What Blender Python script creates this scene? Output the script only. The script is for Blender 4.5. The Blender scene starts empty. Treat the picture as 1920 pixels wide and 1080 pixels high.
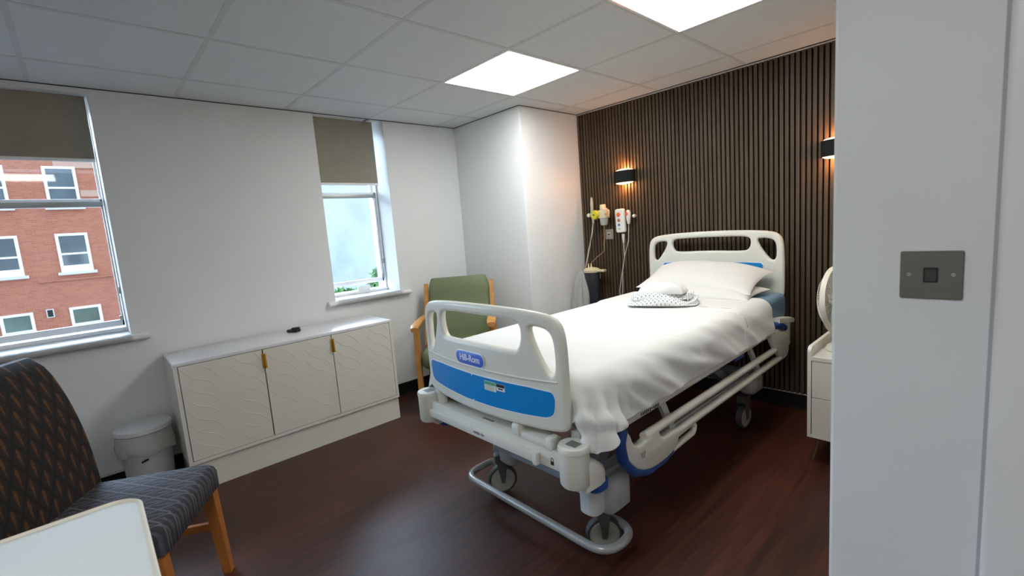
import bpy, bmesh, math, random
import numpy as np
from math import sin, cos, pi, radians, atan2, hypot
from mathutils import Vector, Matrix, noise

SC = bpy.context.scene
COL = SC.collection

# ------------------------------------------------------------------ camera
cam_data = bpy.data.cameras.new('camera')
cam = bpy.data.objects.new('camera', cam_data)
COL.objects.link(cam)
cam_data.sensor_width = 36.0
cam_data.sensor_fit = 'HORIZONTAL'
cam_data.lens = 867.48 * 36.0 / 1920.0
cam_data.clip_start = 0.02
cam_data.clip_end = 300
cam_data.dof.use_dof = True
cam_data.dof.focus_distance = 2.2
cam_data.dof.aperture_fstop = 4.5
cam.matrix_world = Matrix(((0.6801, -0.04212, 0.73191, 0.0),
                           (0.72918, 0.14218, -0.66938, 0.0),
                           (-0.07587, 0.98894, 0.12741, 1.28),
                           (0, 0, 0, 1)))
SC.camera = cam

# ------------------------------------------------------------------ world and exposure
world = bpy.data.worlds.new('overcast_sky')
SC.world = world
world.use_nodes = True
wn, wl = world.node_tree.nodes, world.node_tree.links
bgn = wn['Background']
tc = wn.new('ShaderNodeTexCoord')
sx = wn.new('ShaderNodeSeparateXYZ')
rmp = wn.new('ShaderNodeValToRGB')
wl.new(tc.outputs['Generated'], sx.inputs[0])
mp = wn.new('ShaderNodeMapRange')
mp.inputs[1].default_value = -1
mp.inputs[2].default_value = 1
wl.new(sx.outputs[2], mp.inputs[0])
wl.new(mp.outputs[0], rmp.inputs[0])
rmp.color_ramp.elements[0].position = 0.45
rmp.color_ramp.elements[0].color = (0.35, 0.36, 0.37, 1)
rmp.color_ramp.elements[1].position = 0.56
rmp.color_ramp.elements[1].color = (0.58, 0.76, 1.0, 1)
# sky brightened towards -x, out of view, to push daylight in through the windows
mpx = wn.new('ShaderNodeMapRange')
mpx.interpolation_type = 'SMOOTHSTEP'
mpx.inputs[1].default_value = 0.05
mpx.inputs[2].default_value = -0.6
mpx.inputs[3].default_value = 1.0
mpx.inputs[4].default_value = 9.0
wl.new(sx.outputs[0], mpx.inputs[0])
vm = wn.new('ShaderNodeVectorMath')
vm.operation = 'SCALE'
wl.new(rmp.outputs[0], vm.inputs[0])
wl.new(mpx.outputs[0], vm.inputs['Scale'])
wl.new(vm.outputs[0], bgn.inputs[0])
bgn.inputs[1].default_value = 3.0

SC.view_settings.view_transform = 'Standard'
SC.view_settings.look = 'None'
SC.view_settings.gamma = 1.0
SC.view_settings.use_curve_mapping = False
SC.view_settings.exposure = 0.0

PANEL_STRENGTH = 15.5
SCONCE_STRENGTH = 2.2
LAMP_WATTS = 2.4

# ------------------------------------------------------------------ room measures
XW = -3.345      # window wall
YS = 3.19        # front of the slats
H = 2.18         # ceiling
random.seed(7)

# ------------------------------------------------------------------ materials
MATS = {}


def mat(name, col, rough=0.5, metal=0.0, bump=0.0, bscale=60.0, var=0.04, vscale=8.0, emis=None, es=0.0, coat=0.0, spec=None, sheen=0.0, sub=0.0):
    if name in MATS:
        return MATS[name]
    m = bpy.data.materials.new(name)
    m.use_nodes = True
    n, l = m.node_tree.nodes, m.node_tree.links
    b = n['Principled BSDF']
    b.inputs['Roughness'].default_value = rough
    b.inputs['Metallic'].default_value = metal
    if coat:
        b.inputs['Coat Weight'].default_value = coat
        b.inputs['Coat Roughness'].default_value = 0.15
    if spec is not None:
        b.inputs['Specular IOR Level'].default_value = spec
    if sheen:
        b.inputs['Sheen Weight'].default_value = sheen
    t = n.new('ShaderNodeTexCoord')
    nz = n.new('ShaderNodeTexNoise')
    nz.inputs['Scale'].default_value = vscale
    nz.inputs['Detail'].default_value = 3
    l.new(t.outputs['Object'], nz.inputs['Vector'])
    r = n.new('ShaderNodeValToRGB')
    r.color_ramp.elements[0].position = 0.3
    r.color_ramp.elements[1].position = 0.7
    r.color_ramp.elements[0].color = tuple(c * (1 - var) for c in col) + (1,)
    r.color_ramp.elements[1].color = tuple(min(1, c * (1 + var)) for c in col) + (1,)
    l.new(nz.outputs['Fac'], r.inputs['Fac'])
    l.new(r.outputs['Color'], b.inputs['Base Color'])
    if emis:
        b.inputs['Emission Color'].default_value = tuple(emis) + (1,)
        b.inputs['Emission Strength'].default_value = es
    if bump:
        nb = n.new('ShaderNodeTexNoise')
        nb.inputs['Scale'].default_value = bscale
        nb.inputs['Detail'].default_value = 4
        l.new(t.outputs['Object'], nb.inputs['Vector'])
        bp = n.new('ShaderNodeBump')
        bp.inputs['Strength'].default_value = bump
        bp.inputs['Distance'].default_value = 0.01
        l.new(nb.outputs['Fac'], bp.inputs['Height'])
        l.new(bp.outputs['Normal'], b.inputs['Normal'])
    MATS[name] = m
    return m


def nodes_of(m):
    return m.node_tree.nodes, m.node_tree.links, m.node_tree.nodes['Principled BSDF']


def math_node(n, l, op, a, b=None, c=None):
    x = n.new('ShaderNodeMath')
    x.operation = op
    for i, v in enumerate((a, b, c)):
        if v is None:
            continue
        if isinstance(v, (int, float)):
            x.inputs[i].default_value = v
        else:
            l.new(v, x.inputs[i])
    return x.outputs[0]


M_wall = mat('painted_wall', (0.785, 0.80, 0.795), 0.55, bump=0.05, bscale=120, var=0.01)
M_ceil = mat('ceiling_tile', (0.69, 0.725, 0.73), 0.8, bump=0.08, bscale=200, var=0.012)
M_tbar = mat('ceiling_bar', (0.58, 0.61, 0.61), 0.5)
M_black = mat('black_gap', (0.012, 0.012, 0.012), 0.7)
M_white = mat('white_gloss_paint', (0.83, 0.83, 0.82), 0.3, var=0.01)
M_pvc = mat('white_window_frame', (0.86, 0.87, 0.88), 0.3, var=0.01)
M_alu = mat('grey_metal_rail', (0.42, 0.42, 0.40), 0.4, metal=0.6)
M_blind = mat('taupe_blind', (0.335, 0.305, 0.245), 0.85, bump=0.15, bscale=400)
M_cove = mat('dark_cove_skirting', (0.010, 0.007, 0.006), 0.7, spec=0.2)
M_capstrip = mat('pale_cap_strip', (0.62, 0.62, 0.60), 0.4)
M_bed = mat('bed_cream_plastic', (0.73, 0.72, 0.64), 0.38, var=0.015)
M_bedgrey = mat('bed_grey_metal', (0.50, 0.51, 0.50), 0.35, var=0.02)
M_bedarm = mat('bed_slate_metal', (0.30, 0.33, 0.37), 0.4)
M_blue = mat('blue_panel', (0.002, 0.235, 0.62), 0.35, var=0.03)
M_bluepad = mat('blue_bumper', (0.015, 0.07, 0.28), 0.4)
M_logo = mat('logo_blue', (0.075, 0.17, 0.66), 0.35, var=0.02)
M_ink = mat('white_ink', (0.82, 0.84, 0.9), 0.4, var=0.0)
M_darkink = mat('dark_ink', (0.02, 0.02, 0.02), 0.5, var=0.0)
M_mattress = mat('blue_mattress_cover', (0.17, 0.30, 0.43), 0.45, var=0.03)
M_sheet = mat('white_cotton', (0.77, 0.77, 0.745), 0.8, bump=0.06, bscale=500, var=0.01, sheen=0.1)
M_pillow = mat('white_pillowcase', (0.73, 0.725, 0.69), 0.8, bump=0.1, bscale=30, var=0.015, sheen=0.1)
M_tyre = mat('grey_rubber', (0.06, 0.06, 0.065), 0.6)
M_wheel = mat('wheel_grey_plastic', (0.42, 0.41, 0.36), 0.4)
M_fork = mat('dark_castor_fork', (0.10, 0.10, 0.10), 0.45)
M_tube = mat('grey_painted_tube', (0.40, 0.41, 0.40), 0.3, metal=0.3, var=0.02)
M_cab = mat('cream_lacquer', (0.74, 0.72, 0.65), 0.35, var=0.01)
M_cabtop = mat('white_lacquer_top', (0.80, 0.80, 0.82), 0.3, var=0.01)
M_brass = mat('brass_handle', (0.80, 0.48, 0.06), 0.3, metal=0.85)
M_blackpl = mat('black_plastic', (0.012, 0.012, 0.013), 0.35)
M_oak = mat('varnished_beech', (0.58, 0.27, 0.07), 0.35, var=0.12, vscale=14)
M_beech = mat('dark_varnished_beech', (0.46, 0.16, 0.035), 0.35, var=0.12, vscale=14)
M_green = mat('sage_vinyl', (0.17, 0.205, 0.105), 0.5, var=0.06, vscale=6, bump=0.05)
M_table = mat('white_laminate', (0.58, 0.59, 0.57), 0.7, var=0.01, spec=0.15)
M_edge = mat('beige_table_edge', (0.72, 0.67, 0.56), 0.45)
M_bin = mat('white_bin_plastic', (0.66, 0.66, 0.66), 0.4, var=0.02)
M_binlid = mat('white_bin_lid', (0.72, 0.73, 0.75), 0.35, var=0.02)
M_switch = mat('pewter_plate', (0.20, 0.19, 0.16), 0.38, metal=0.7, var=0.03)
M_screw = mat('screw_steel', (0.6, 0.58, 0.5), 0.3, metal=0.9)
M_rocker = mat('black_rocker', (0.03, 0.03, 0.028), 0.4)
M_sconce = mat('black_sconce', (0.010, 0.012, 0.013), 0.7, spec=0.2)
M_glow = mat('sconce_diffuser', (0.9, 0.8, 0.7), 0.5, emis=(1.0, 0.62, 0.46), es=SCONCE_STRENGTH)
M_panel = mat('led_diffuser', (0.9, 0.9, 0.9), 0.5, emis=(0.985, 1.0, 0.975), es=PANEL_STRENGTH)
M_creampl = mat('cream_plastic', (0.72, 0.64, 0.42), 0.4)
M_yellow = mat('yellow_dial', (0.62, 0.60, 0.03), 0.4)
M_clear = mat('grey_clear_plastic', (0.42, 0.42, 0.38), 0.25)
M_jar = mat('smoky_jar', (0.05, 0.05, 0.06), 0.2)
M_handset = mat('handset_white', (0.80, 0.78, 0.73), 0.4)
M_orange = mat('orange_button', (0.85, 0.16, 0.03), 0.4)
M_rust = mat('rust_button', (0.50, 0.16, 0.08), 0.4)
M_btnblue = mat('blue_button', (0.06, 0.18, 0.50), 0.4)
M_btngrey = mat('grey_button', (0.45, 0.50, 0.53), 0.4)
M_cable = mat('white_cable', (0.68, 0.66, 0.60), 0.5)
M_tubebrown = mat('amber_tube', (0.32, 0.22, 0.10), 0.35)
M_plate = mat('grey_socket_plate', (0.30, 0.28, 0.24), 0.35, metal=0.4)
M_fan = mat('cream_fan_plastic', (0.72, 0.70, 0.60), 0.4)
M_leaf = mat('leaf_green', (0.10, 0.22, 0.07), 0.6, var=0.4, vscale=5)
M_ground = mat('grey_ground', (0.10, 0.10, 0.10), 0.9)
M_render = mat('pale_render', (0.56, 0.63, 0.65), 0.9, var=0.16, vscale=0.9)
M_stone = mat('pale_stone', (0.62, 0.58, 0.52), 0.8)
M_green_label = mat('green_label', (0.10, 0.42, 0.22), 0.5)
M_paper = mat('label_paper', (0.75, 0.78, 0.72), 0.5)
M_thread = mat('grey_stitching', (0.35, 0.33, 0.30), 0.8)


def glass_mat(name, tint=(1, 1, 1), refl=0.08):
    m = bpy.data.materials.new(name)
    m.use_nodes = True
    n, l = m.node_tree.nodes, m.node_tree.links
    n.remove(n['Principled BSDF'])
    out = n['Material Output']
    tr = n.new('ShaderNodeBsdfTransparent')
    tr.inputs[0].default_value = tuple(tint) + (1,)
    gl = n.new('ShaderNodeBsdfGlossy')
    gl.inputs['Roughness'].default_value = 0.03
    fr = n.new('ShaderNodeFresnel')
    fr.inputs[0].default_value = 1.45
    mx = n.new('ShaderNodeMixShader')
    l.new(fr.outputs[0], mx.inputs[0])
    l.new(tr.outputs[0], mx.inputs[1])
    l.new(gl.outputs[0], mx.inputs[2])
    l.new(mx.outputs[0], out.inputs[0])
    return m


M_glass = glass_mat('clear_glass', (0.97, 0.98, 0.98))


def film_mat():
    m = bpy.data.materials.new('clear_bag_film')
    m.use_nodes = True
    n, l = m.node_tree.nodes, m.node_tree.links
    b = n['Principled BSDF']
    b.inputs['Base Color'].default_value = (0.62, 0.62, 0.60, 1)
    b.inputs['Roughness'].default_value = 0.18
    b.inputs['Alpha'].default_value = 0.5
    return m


M_film = film_mat()
M_liner = film_mat()
M_liner.name = 'white_liner_film'
M_liner.node_tree.nodes['Principled BSDF'].inputs['Alpha'].default_value = 0.65


def dark_glass(name, col):
    return mat(name, col, 0.08, var=0.5, vscale=0.5, spec=0.6)


M_pane_out = dark_glass('far_window_pane', (0.06, 0.08, 0.09))
M_pane_out2 = dark_glass('far_window_pane_green', (0.10, 0.15, 0.12))


def floor_mat():
    m = mat('wood_plank_vinyl', (0.05, 0.02, 0.015), 0.32)
    n, l, b = nodes_of(m)
    t = n.new('ShaderNodeTexCoord')
    mpn = n.new('ShaderNodeMapping')
    mpn.inputs['Rotation'].default_value = (0, 0, radians(90))
    l.new(t.outputs['Object'], mpn.inputs[0])
    br = n.new('ShaderNodeTexBrick')
    br.inputs['Color1'].default_value = (0.086, 0.024, 0.013, 1)
    br.inputs['Color2'].default_value = (0.058, 0.0165, 0.0095, 1)
    br.inputs['Mortar'].default_value = (0.045, 0.014, 0.009, 1)
    br.inputs['Scale'].default_value = 1.0
    br.inputs['Mortar Size'].default_value = 0.0012
    br.inputs['Brick Width'].default_value = 0.95
    br.inputs['Row Height'].default_value = 0.15
    br.inputs['Bias'].default_value = 0.0
    l.new(mpn.outputs[0], br.inputs['Vector'])
    mp2 = n.new('ShaderNodeMapping')
    mp2.inputs['Scale'].default_value = (30, 1.8, 5)
    l.new(t.outputs['Object'], mp2.inputs[0])
    gz = n.new('ShaderNodeTexNoise')
    gz.inputs['Scale'].default_value = 1.5
    gz.inputs['Detail'].default_value = 6
    gz.inputs['Distortion'].default_value = 0.8
    l.new(mp2.outputs[0], gz.inputs['Vector'])
    mx = n.new('ShaderNodeMix')
    mx.data_type = 'RGBA'
    mx.blend_type = 'MULTIPLY'
    mx.inputs['Factor'].default_value = 0.75
    cr = n.new('ShaderNodeValToRGB')
    cr.color_ramp.elements[0].position = 0.35
    cr.color_ramp.elements[0].color = (0.35, 0.35, 0.35, 1)
    cr.color_ramp.elements[1].position = 0.7
    cr.color_ramp.elements[1].color = (1.35, 1.3, 1.25, 1)
    l.new(gz.outputs['Fac'], cr.inputs[0])
    l.new(br.outputs['Color'], mx.inputs[6])
    l.new(cr.outputs[0], mx.inputs[7])
    l.new(mx.outputs[2], b.inputs['Base Color'])
    mr = n.new('ShaderNodeMapRange')
    mr.inputs[3].default_value = 0.36
    mr.inputs[4].default_value = 0.50
    l.new(gz.outputs['Fac'], mr.inputs[0])
    l.new(mr.outputs[0], b.inputs['Roughness'])
    return m


M_floor = floor_mat()


def slat_mat():
    m = mat('brown_oak_slat', (0.085, 0.058, 0.036), 0.55)
    n, l, b = nodes_of(m)
    t = n.new('ShaderNodeTexCoord')
    mp2 = n.new('ShaderNodeMapping')
    mp2.inputs['Scale'].default_value = (34, 34, 1.2)
    l.new(t.outputs['Object'], mp2.inputs[0])
    gz = n.new('ShaderNodeTexNoise')
    gz.inputs['Scale'].default_value = 1.0
    gz.inputs['Detail'].default_value = 5
    l.new(mp2.outputs[0], gz.inputs['Vector'])
    cr = n.new('ShaderNodeValToRGB')
    cr.color_ramp.elements[0].position = 0.32
    cr.color_ramp.elements[0].color = (0.046, 0.029, 0.014, 1)
    cr.color_ramp.elements[1].position = 0.72
    cr.color_ramp.elements[1].color = (0.092, 0.060, 0.030, 1)
    l.new(gz.outputs['Fac'], cr.inputs[0])
    l.new(cr.outputs[0], b.inputs['Base Color'])
    return m


M_slat = slat_mat()


def brick_mat():
    m = mat('red_brick', (0.4, 0.14, 0.08), 0.9)
    n, l, b = nodes_of(m)
    t = n.new('ShaderNodeTexCoord')
    mpn = n.new('ShaderNodeMapping')
    mpn.inputs['Rotation'].default_value = (0, radians(90), radians(90))
    l.new(t.outputs['Object'], mpn.inputs[0])
    sp = n.new('ShaderNodeSeparateXYZ')
    l.new(t.outputs['Object'], sp.inputs[0])
    cb = n.new('ShaderNodeCombineXYZ')
    l.new(sp.outputs[1], cb.inputs[0])
    l.new(sp.outputs[2], cb.inputs[1])
    br = n.new('ShaderNodeTexBrick')
    br.inputs['Color1'].default_value = (0.44, 0.148, 0.082, 1)
    br.inputs['Color2'].default_value = (0.36, 0.110, 0.060, 1)
    br.inputs['Mortar'].default_value = (0.42, 0.20, 0.14, 1)
    br.inputs['Scale'].default_value = 1.0
    br.inputs['Mortar Size'].default_value = 0.008
    br.inputs['Brick Width'].default_value = 0.24
    br.inputs['Row Height'].default_value = 0.085
    l.new(cb.outputs[0], br.inputs['Vector'])
    l.new(br.outputs['Color'], b.inputs['Base Color'])
    return m


M_brick = brick_mat()


def gown_mat():
    m = mat('patterned_gown_cotton', (0.72, 0.74, 0.74), 0.8)
    n, l, b = nodes_of(m)
    t = n.new('ShaderNodeTexCoord')
    sp = n.new('ShaderNodeSeparateXYZ')
    l.new(t.outputs['UV'], sp.inputs[0])
    u, v = sp.outputs[0], sp.outputs[1]
    S = 0.0155
    a = math_node(n, l, 'MULTIPLY', math_node(n, l, 'ADD', u, v), 0.7071 / S)
    c = math_node(n, l, 'MULTIPLY', math_node(n, l, 'SUBTRACT', u, v), 0.7071 / S)
    fa = math_node(n, l, 'SUBTRACT', math_node(n, l, 'FRACT', a), 0.5)
    fc = math_node(n, l, 'SUBTRACT', math_node(n, l, 'FRACT', c), 0.5)
    d = math_node(n, l, 'MAXIMUM', math_node(n, l, 'ABSOLUTE', fa), math_node(n, l, 'ABSOLUTE', fc))
    k = math_node(n, l, 'LESS_THAN', d, 0.22)
    mx = n.new('ShaderNodeMix')
    mx.data_type = 'RGBA'
    l.new(k, mx.inputs[0])
    mx.inputs[6].default_value = (0.76, 0.77, 0.76, 1)
    mx.inputs[7].default_value = (0.22, 0.27, 0.32, 1)
    l.new(mx.outputs[2], b.inputs['Base Color'])
    return m


M_gown = gown_mat()


def chair_mat(name, dark, line, motif, axis):
    """woven upholstery: a diagonal lattice of thin lines with a drop-shaped motif in each cell (axis = second coordinate)"""
    m = mat(name, dark, 0.85, bump=0.2, bscale=300)
    n, l, b = nodes_of(m)
    t = n.new('ShaderNodeTexCoord')
    sp = n.new('ShaderNodeSeparateXYZ')
    l.new(t.outputs['Object'], sp.inputs[0])
    u, v = sp.outputs[0], sp.outputs[axis]
    CU, CV = 0.062, 0.105
    a = math_node(n, l, 'ADD', math_node(n, l, 'DIVIDE', u, CU), math_node(n, l, 'DIVIDE', v, CV))
    c = math_node(n, l, 'SUBTRACT', math_node(n, l, 'DIVIDE', u, CU), math_node(n, l, 'DIVIDE', v, CV))
    fa = math_node(n, l, 'ABSOLUTE', math_node(n, l, 'SUBTRACT', math_node(n, l, 'FRACT', a), 0.5))
    fc = math_node(n, l, 'ABSOLUTE', math_node(n, l, 'SUBTRACT', math_node(n, l, 'FRACT', c), 0.5))
    ln = math_node(n, l, 'GREATER_THAN', math_node(n, l, 'MAXIMUM', fa, fc), 0.44)
    # motif: an elongated drop at each cell centre, on the axes where both fractions are near a half
    fs = math_node(n, l, 'SUBTRACT', math_node(n, l, 'FRACT', a), 0.5)
    gs = math_node(n, l, 'SUBTRACT', math_node(n, l, 'FRACT', c), 0.5)
    du = math_node(n, l, 'MULTIPLY', math_node(n, l, 'ADD', fs, gs), 0.5)     # across
    dv = math_node(n, l, 'MULTIPLY', math_node(n, l, 'SUBTRACT', fs, gs), 0.5)  # along
    wdt = math_node(n, l, 'MULTIPLY_ADD', dv, 0.20, 0.085)
    e = math_node(n, l, 'ADD',
                  math_node(n, l, 'POWER', math_node(n, l, 'DIVIDE', du, wdt), 2.0),
                  math_node(n, l, 'POWER', math_node(n, l, 'DIVIDE', dv, 0.30), 2.0))
    dr = math_node(n, l, 'LESS_THAN', e, 1.0)
    nz = n.new('ShaderNodeTexNoise')
    nz.inputs['Scale'].default_value = 120
    l.new(t.outputs['Object'], nz.inputs['Vector'])
    dr = math_node(n, l, 'MULTIPLY', dr, math_node(n, l, 'MULTIPLY_ADD', nz.outputs['Fac'], 2.2, -0.35))
    m1 = n.new('ShaderNodeMix')
    m1.data_type = 'RGBA'
    l.new(ln, m1.inputs[0])
    m1.inputs[6].default_value = dark + (1,)
    m1.inputs[7].default_value = line + (1,)
    m2 = n.new('ShaderNodeMix')
    m2.data_type = 'RGBA'
    l.new(dr, m2.inputs[0])
    l.new(m1.outputs[2], m2.inputs[6])
    m2.inputs[7].default_value = motif + (1,)
    l.new(m2.outputs[2], b.inputs['Base Color'])
    return m


M_chairback = chair_mat('brown_woven_back', (0.013, 0.009, 0.0065), (0.003, 0.003, 0.003), (0.125, 0.042, 0.011), 2)
M_chairseat = chair_mat('grey_woven_seat', (0.030, 0.028, 0.034), (0.10, 0.095, 0.105), (0.085, 0.078, 0.095), 1)


def door_relief(m_name):
    return M_cab


# ------------------------------------------------------------------ geometry helpers
def BM():
    return bmesh.new()


def box(bm, x0, x1, y0, y1, z0, z1, bev=0.0, seg=2, mx=None):
    r = bmesh.ops.create_cube(bm, size=1.0)
    vs = r['verts']
    T = Matrix.Translation(((x0 + x1) / 2, (y0 + y1) / 2, (z0 + z1) / 2)) @ Matrix.Diagonal((abs(x1 - x0), abs(y1 - y0), abs(z1 - z0), 1))
    bmesh.ops.transform(bm, matrix=T, verts=vs)
    if bev > 0:
        es = list({e for v in vs for e in v.link_edges})
        b = bmesh.ops.bevel(bm, geom=es, offset=bev, segments=seg, profile=0.5, affect='EDGES')
        vs = list({v for f in b['faces'] for v in f.verts} | {v for v in vs if v.is_valid})
        # the flat faces' verts are all on the bevel border, so vs holds every vertex
    if mx is not None:
        bmesh.ops.transform(bm, matrix=mx, verts=vs)
    return vs


def fillet(pts, r, n=6, closed=False):
    P = [Vector(p) for p in pts]
    out = []
    N = len(P)
    for i in range(N):
        if not closed and i in (0, N - 1):
            out.append(P[i])
            continue
        a, b, c = P[i - 1], P[i], P[(i + 1) % N]
        d1, d2 = (a - b), (c - b)
        l1, l2 = d1.length, d2.length
        d1.normalize()
        d2.normalize()
        ang = d1.angle(d2)
        if ang > pi - 0.02:
            out.append(b)
            continue
        k = min(r / math.tan(ang / 2), l1 * 0.49, l2 * 0.49)
        p, q = b + d1 * k, b + d2 * k
        for j in range(n + 1):
            t = j / n
            out.append((1 - t) ** 2 * p + 2 * t * (1 - t) * b + t * t * q)
    return out


def tube(bm, pts, r, seg=10, closed=False, cap=True):
    P = [Vector(p) for p in pts]
    N = len(P)
    rad = r if callable(r) else (lambda t: r)
    rings = []
    up = None
    for i in range(N):
        if closed:
            t = P[(i + 1) % N] - P[i - 1]
        else:
            t = P[min(i + 1, N - 1)] - P[max(i - 1, 0)]
        t.normalize()
        if up is None:
            up = t.orthogonal().normalized()
        else:
            up = (up - t * up.dot(t))
            up = up.normalized() if up.length > 1e-6 else t.orthogonal().normalized()
        s = t.cross(up)
        rr = rad(i / max(1, N - 1))
        rings.append([bm.verts.new(P[i] + (up * cos(2 * pi * k / seg) + s * sin(2 * pi * k / seg)) * rr) for k in range(seg)])
    M = N if closed else N - 1
    for i in range(M):
        A, B = rings[i], rings[(i + 1) % N]
        for k in range(seg):
            bm.faces.new((A[k], A[(k + 1) % seg], B[(k + 1) % seg], B[k]))
    if cap and not closed:
        bm.faces.new(rings[0][::-1])
        bm.faces.new(rings[-1])
    return [v for rg in rings for v in rg]


def lathe(bm, prof, c=(0, 0, 0), seg=32, mx=None, close=False):
    """prof: list of (radius, height)"""
    rings = []
    for r, z in prof:
        if r < 1e-6:
            rings.append([bm.verts.new((0, 0, z))])
        else:
            rings.append([bm.verts.new((r * cos(2 * pi * k / seg), r * sin(2 * pi * k / seg), z)) for k in range(seg)])
    for i in range(len(rings) - 1):
        A, B = rings[i], rings[i + 1]
        for k in range(seg):
            k2 = (k + 1) % seg
            if len(A) == 1 and len(B) == 1:
                continue
            if len(A) == 1:
                bm.faces.new((A[0], B[k2], B[k]))
            elif len(B) == 1:
                bm.faces.new((A[k], A[k2], B[0]))
            else:
                bm.faces.new((A[k], A[k2], B[k2], B[k]))
    vs = [v for rg in rings for v in rg]
    T = Matrix.Translation(c)
    if mx is not None:
        T = T @ mx
    bmesh.ops.transform(bm, matrix=T, verts=vs)
    return vs


def loop_mesh(bm, loops, cap=True):
    """skin a list of equally long closed loops"""
    R = [[bm.verts.new(p) for p in lp] for lp in loops]
    n = len(R[0])
    for A, B in zip(R, R[1:]):
        for k in range(n):
            bm.faces.new((A[k], A[(k + 1) % n], B[(k + 1) % n], B[k]))
    if cap:
        bm.faces.new(R[0][::-1])
        bm.faces.new(R[-1])
    return [v for lp in R for v in lp]


def rrect(w, d, r, n=5, cx=0, cy=0):
    pts = []
    for qx, qy, a0 in ((1, 1, 0), (-1, 1, 90), (-1, -1, 180), (1, -1, 270)):
        for k in range(n + 1):
            a = radians(a0 + 90 * k / n)
            pts.append((cx + qx * (w / 2 - r) + r * cos(a), cy + qy * (d / 2 - r) + r * sin(a)))
    return pts


def rslab(bm, w, d, z0, z1, r, bev=0.004, n=6, mx=None, cx=0, cy=0):
    """slab with rounded plan corners and softened top and bottom edges"""
    lps = []
    for z, i in ((z0, bev), (z0 + bev, 0), (z1 - bev, 0), (z1, bev)):
        lps.append([(x, y, z) for x, y in rrect(w - 2 * i, d - 2 * i, max(r - i, 0.001), n, cx, cy)])
    vs = loop_mesh(bm, lps)
    if mx is not None:
        bmesh.ops.transform(bm, matrix=mx, verts=vs)
    return vs


def shape(bm, outer, holes, thick, bev, mx, bend=None, cuts=None, res=3):
    """flat shape with holes, rounded rims; local x,y in plane, z thickness (front at +thick/2)"""
    cu = bpy.data.curves.new('tmp', 'CURVE')
    cu.dimensions = '2D'
    cu.fill_mode = 'BOTH'
    for pts in [outer] + holes:
        s = cu.splines.new('POLY')
        s.points.add(len(pts) - 1)
        for p, q in zip(s.points, pts):
            p.co = (q[0], q[1], 0, 1)
        s.use_cyclic_u = True
    cu.extrude = max(thick / 2 - bev, 0.0)
    cu.bevel_depth = bev
    cu.bevel_resolution = res
    cu.offset = -bev
    o = bpy.data.objects.new('tmp', cu)
    COL.objects.link(o)
    dg = bpy.context.evaluated_depsgraph_get()
    me = bpy.data.meshes.new_from_object(o.evaluated_get(dg))
    bpy.data.objects.remove(o)
    bpy.data.curves.remove(cu)
    b2 = bmesh.new()
    b2.from_mesh(me)
    bpy.data.meshes.remove(me)
    bmesh.ops.remove_doubles(b2, verts=b2.verts, dist=1e-5)
    if cuts:
        for cx in cuts:
            bmesh.ops.bisect_plane(b2, geom=b2.verts[:] + b2.edges[:] + b2.faces[:], plane_co=(cx, 0, 0), plane_no=(1, 0, 0))
    if bend:
        for v in b2.verts:
            v.co.z += bend(v.co.x)
    b2.transform(mx)
    me = bpy.data.meshes.new('tmp')
    b2.to_mesh(me)
    b2.free()
    bm.from_mesh(me)
    bpy.data.meshes.remove(me)


def smooth_poly(pts, it=2):
    """Chaikin corner cutting of a closed polygon"""
    for _ in range(it):
        q = []
        for i in range(len(pts)):
            a, b = pts[i], pts[(i + 1) % len(pts)]
            q.append((a[0] * .75 + b[0] * .25, a[1] * .75 + b[1] * .25))
            q.append((a[0] * .25 + b[0] * .75, a[1] * .25 + b[1] * .75))
        pts = q
    return pts


def text_bm(bm, txt, size, mx, depth=0.0008, spacing=1.0, bold=0.0):
    cu = bpy.data.curves.new('tmp', 'FONT')
    cu.body = txt
    cu.size = size
    cu.align_x = 'CENTER'
    cu.align_y = 'CENTER'
    cu.extrude = depth
    cu.offset = bold
    cu.space_character = spacing
    o = bpy.data.objects.new('tmp', cu)
    COL.objects.link(o)
    dg = bpy.context.evaluated_depsgraph_get()
    me = bpy.data.meshes.new_from_object(o.evaluated_get(dg))
    bpy.data.objects.remove(o)
    bpy.data.curves.remove(cu)
    me.transform(mx)
    bm.from_mesh(me)
    bpy.data.meshes.remove(me)


ROOTM = {}


def finish(bm, angle=38):
    bmesh.ops.recalc_face_normals(bm, faces=bm.faces)
    ca = radians(angle)
    for f in bm.faces:
        f.smooth = True
    for e in bm.edges:
        if len(e.link_faces) == 2:
            e.smooth = e.calc_face_angle(0) < ca
        else:
            e.smooth = True


def root_of(o):
    while o.parent:
        o = o.parent
    return o


def tag(o, label=None, cat=None, group=None, kind=None):
    if label:
        o['label'] = label
    if cat:
        o['category'] = cat
    if group:
        o['group'] = group
    if kind:
        o['kind'] = kind
    return o


def thing(name, label, cat, loc=(0, 0, 0), rotz=0.0, group=None):
    o = bpy.data.objects.new(name, None)
    o.empty_display_size = 0.05
    COL.objects.link(o)
    o.location = loc
    o.rotation_euler = (0, 0, rotz)
    ROOTM[o] = Matrix.Translation(loc) @ Matrix.Rotation(rotz, 4, 'Z')
    return tag(o, label, cat, group)


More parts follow.
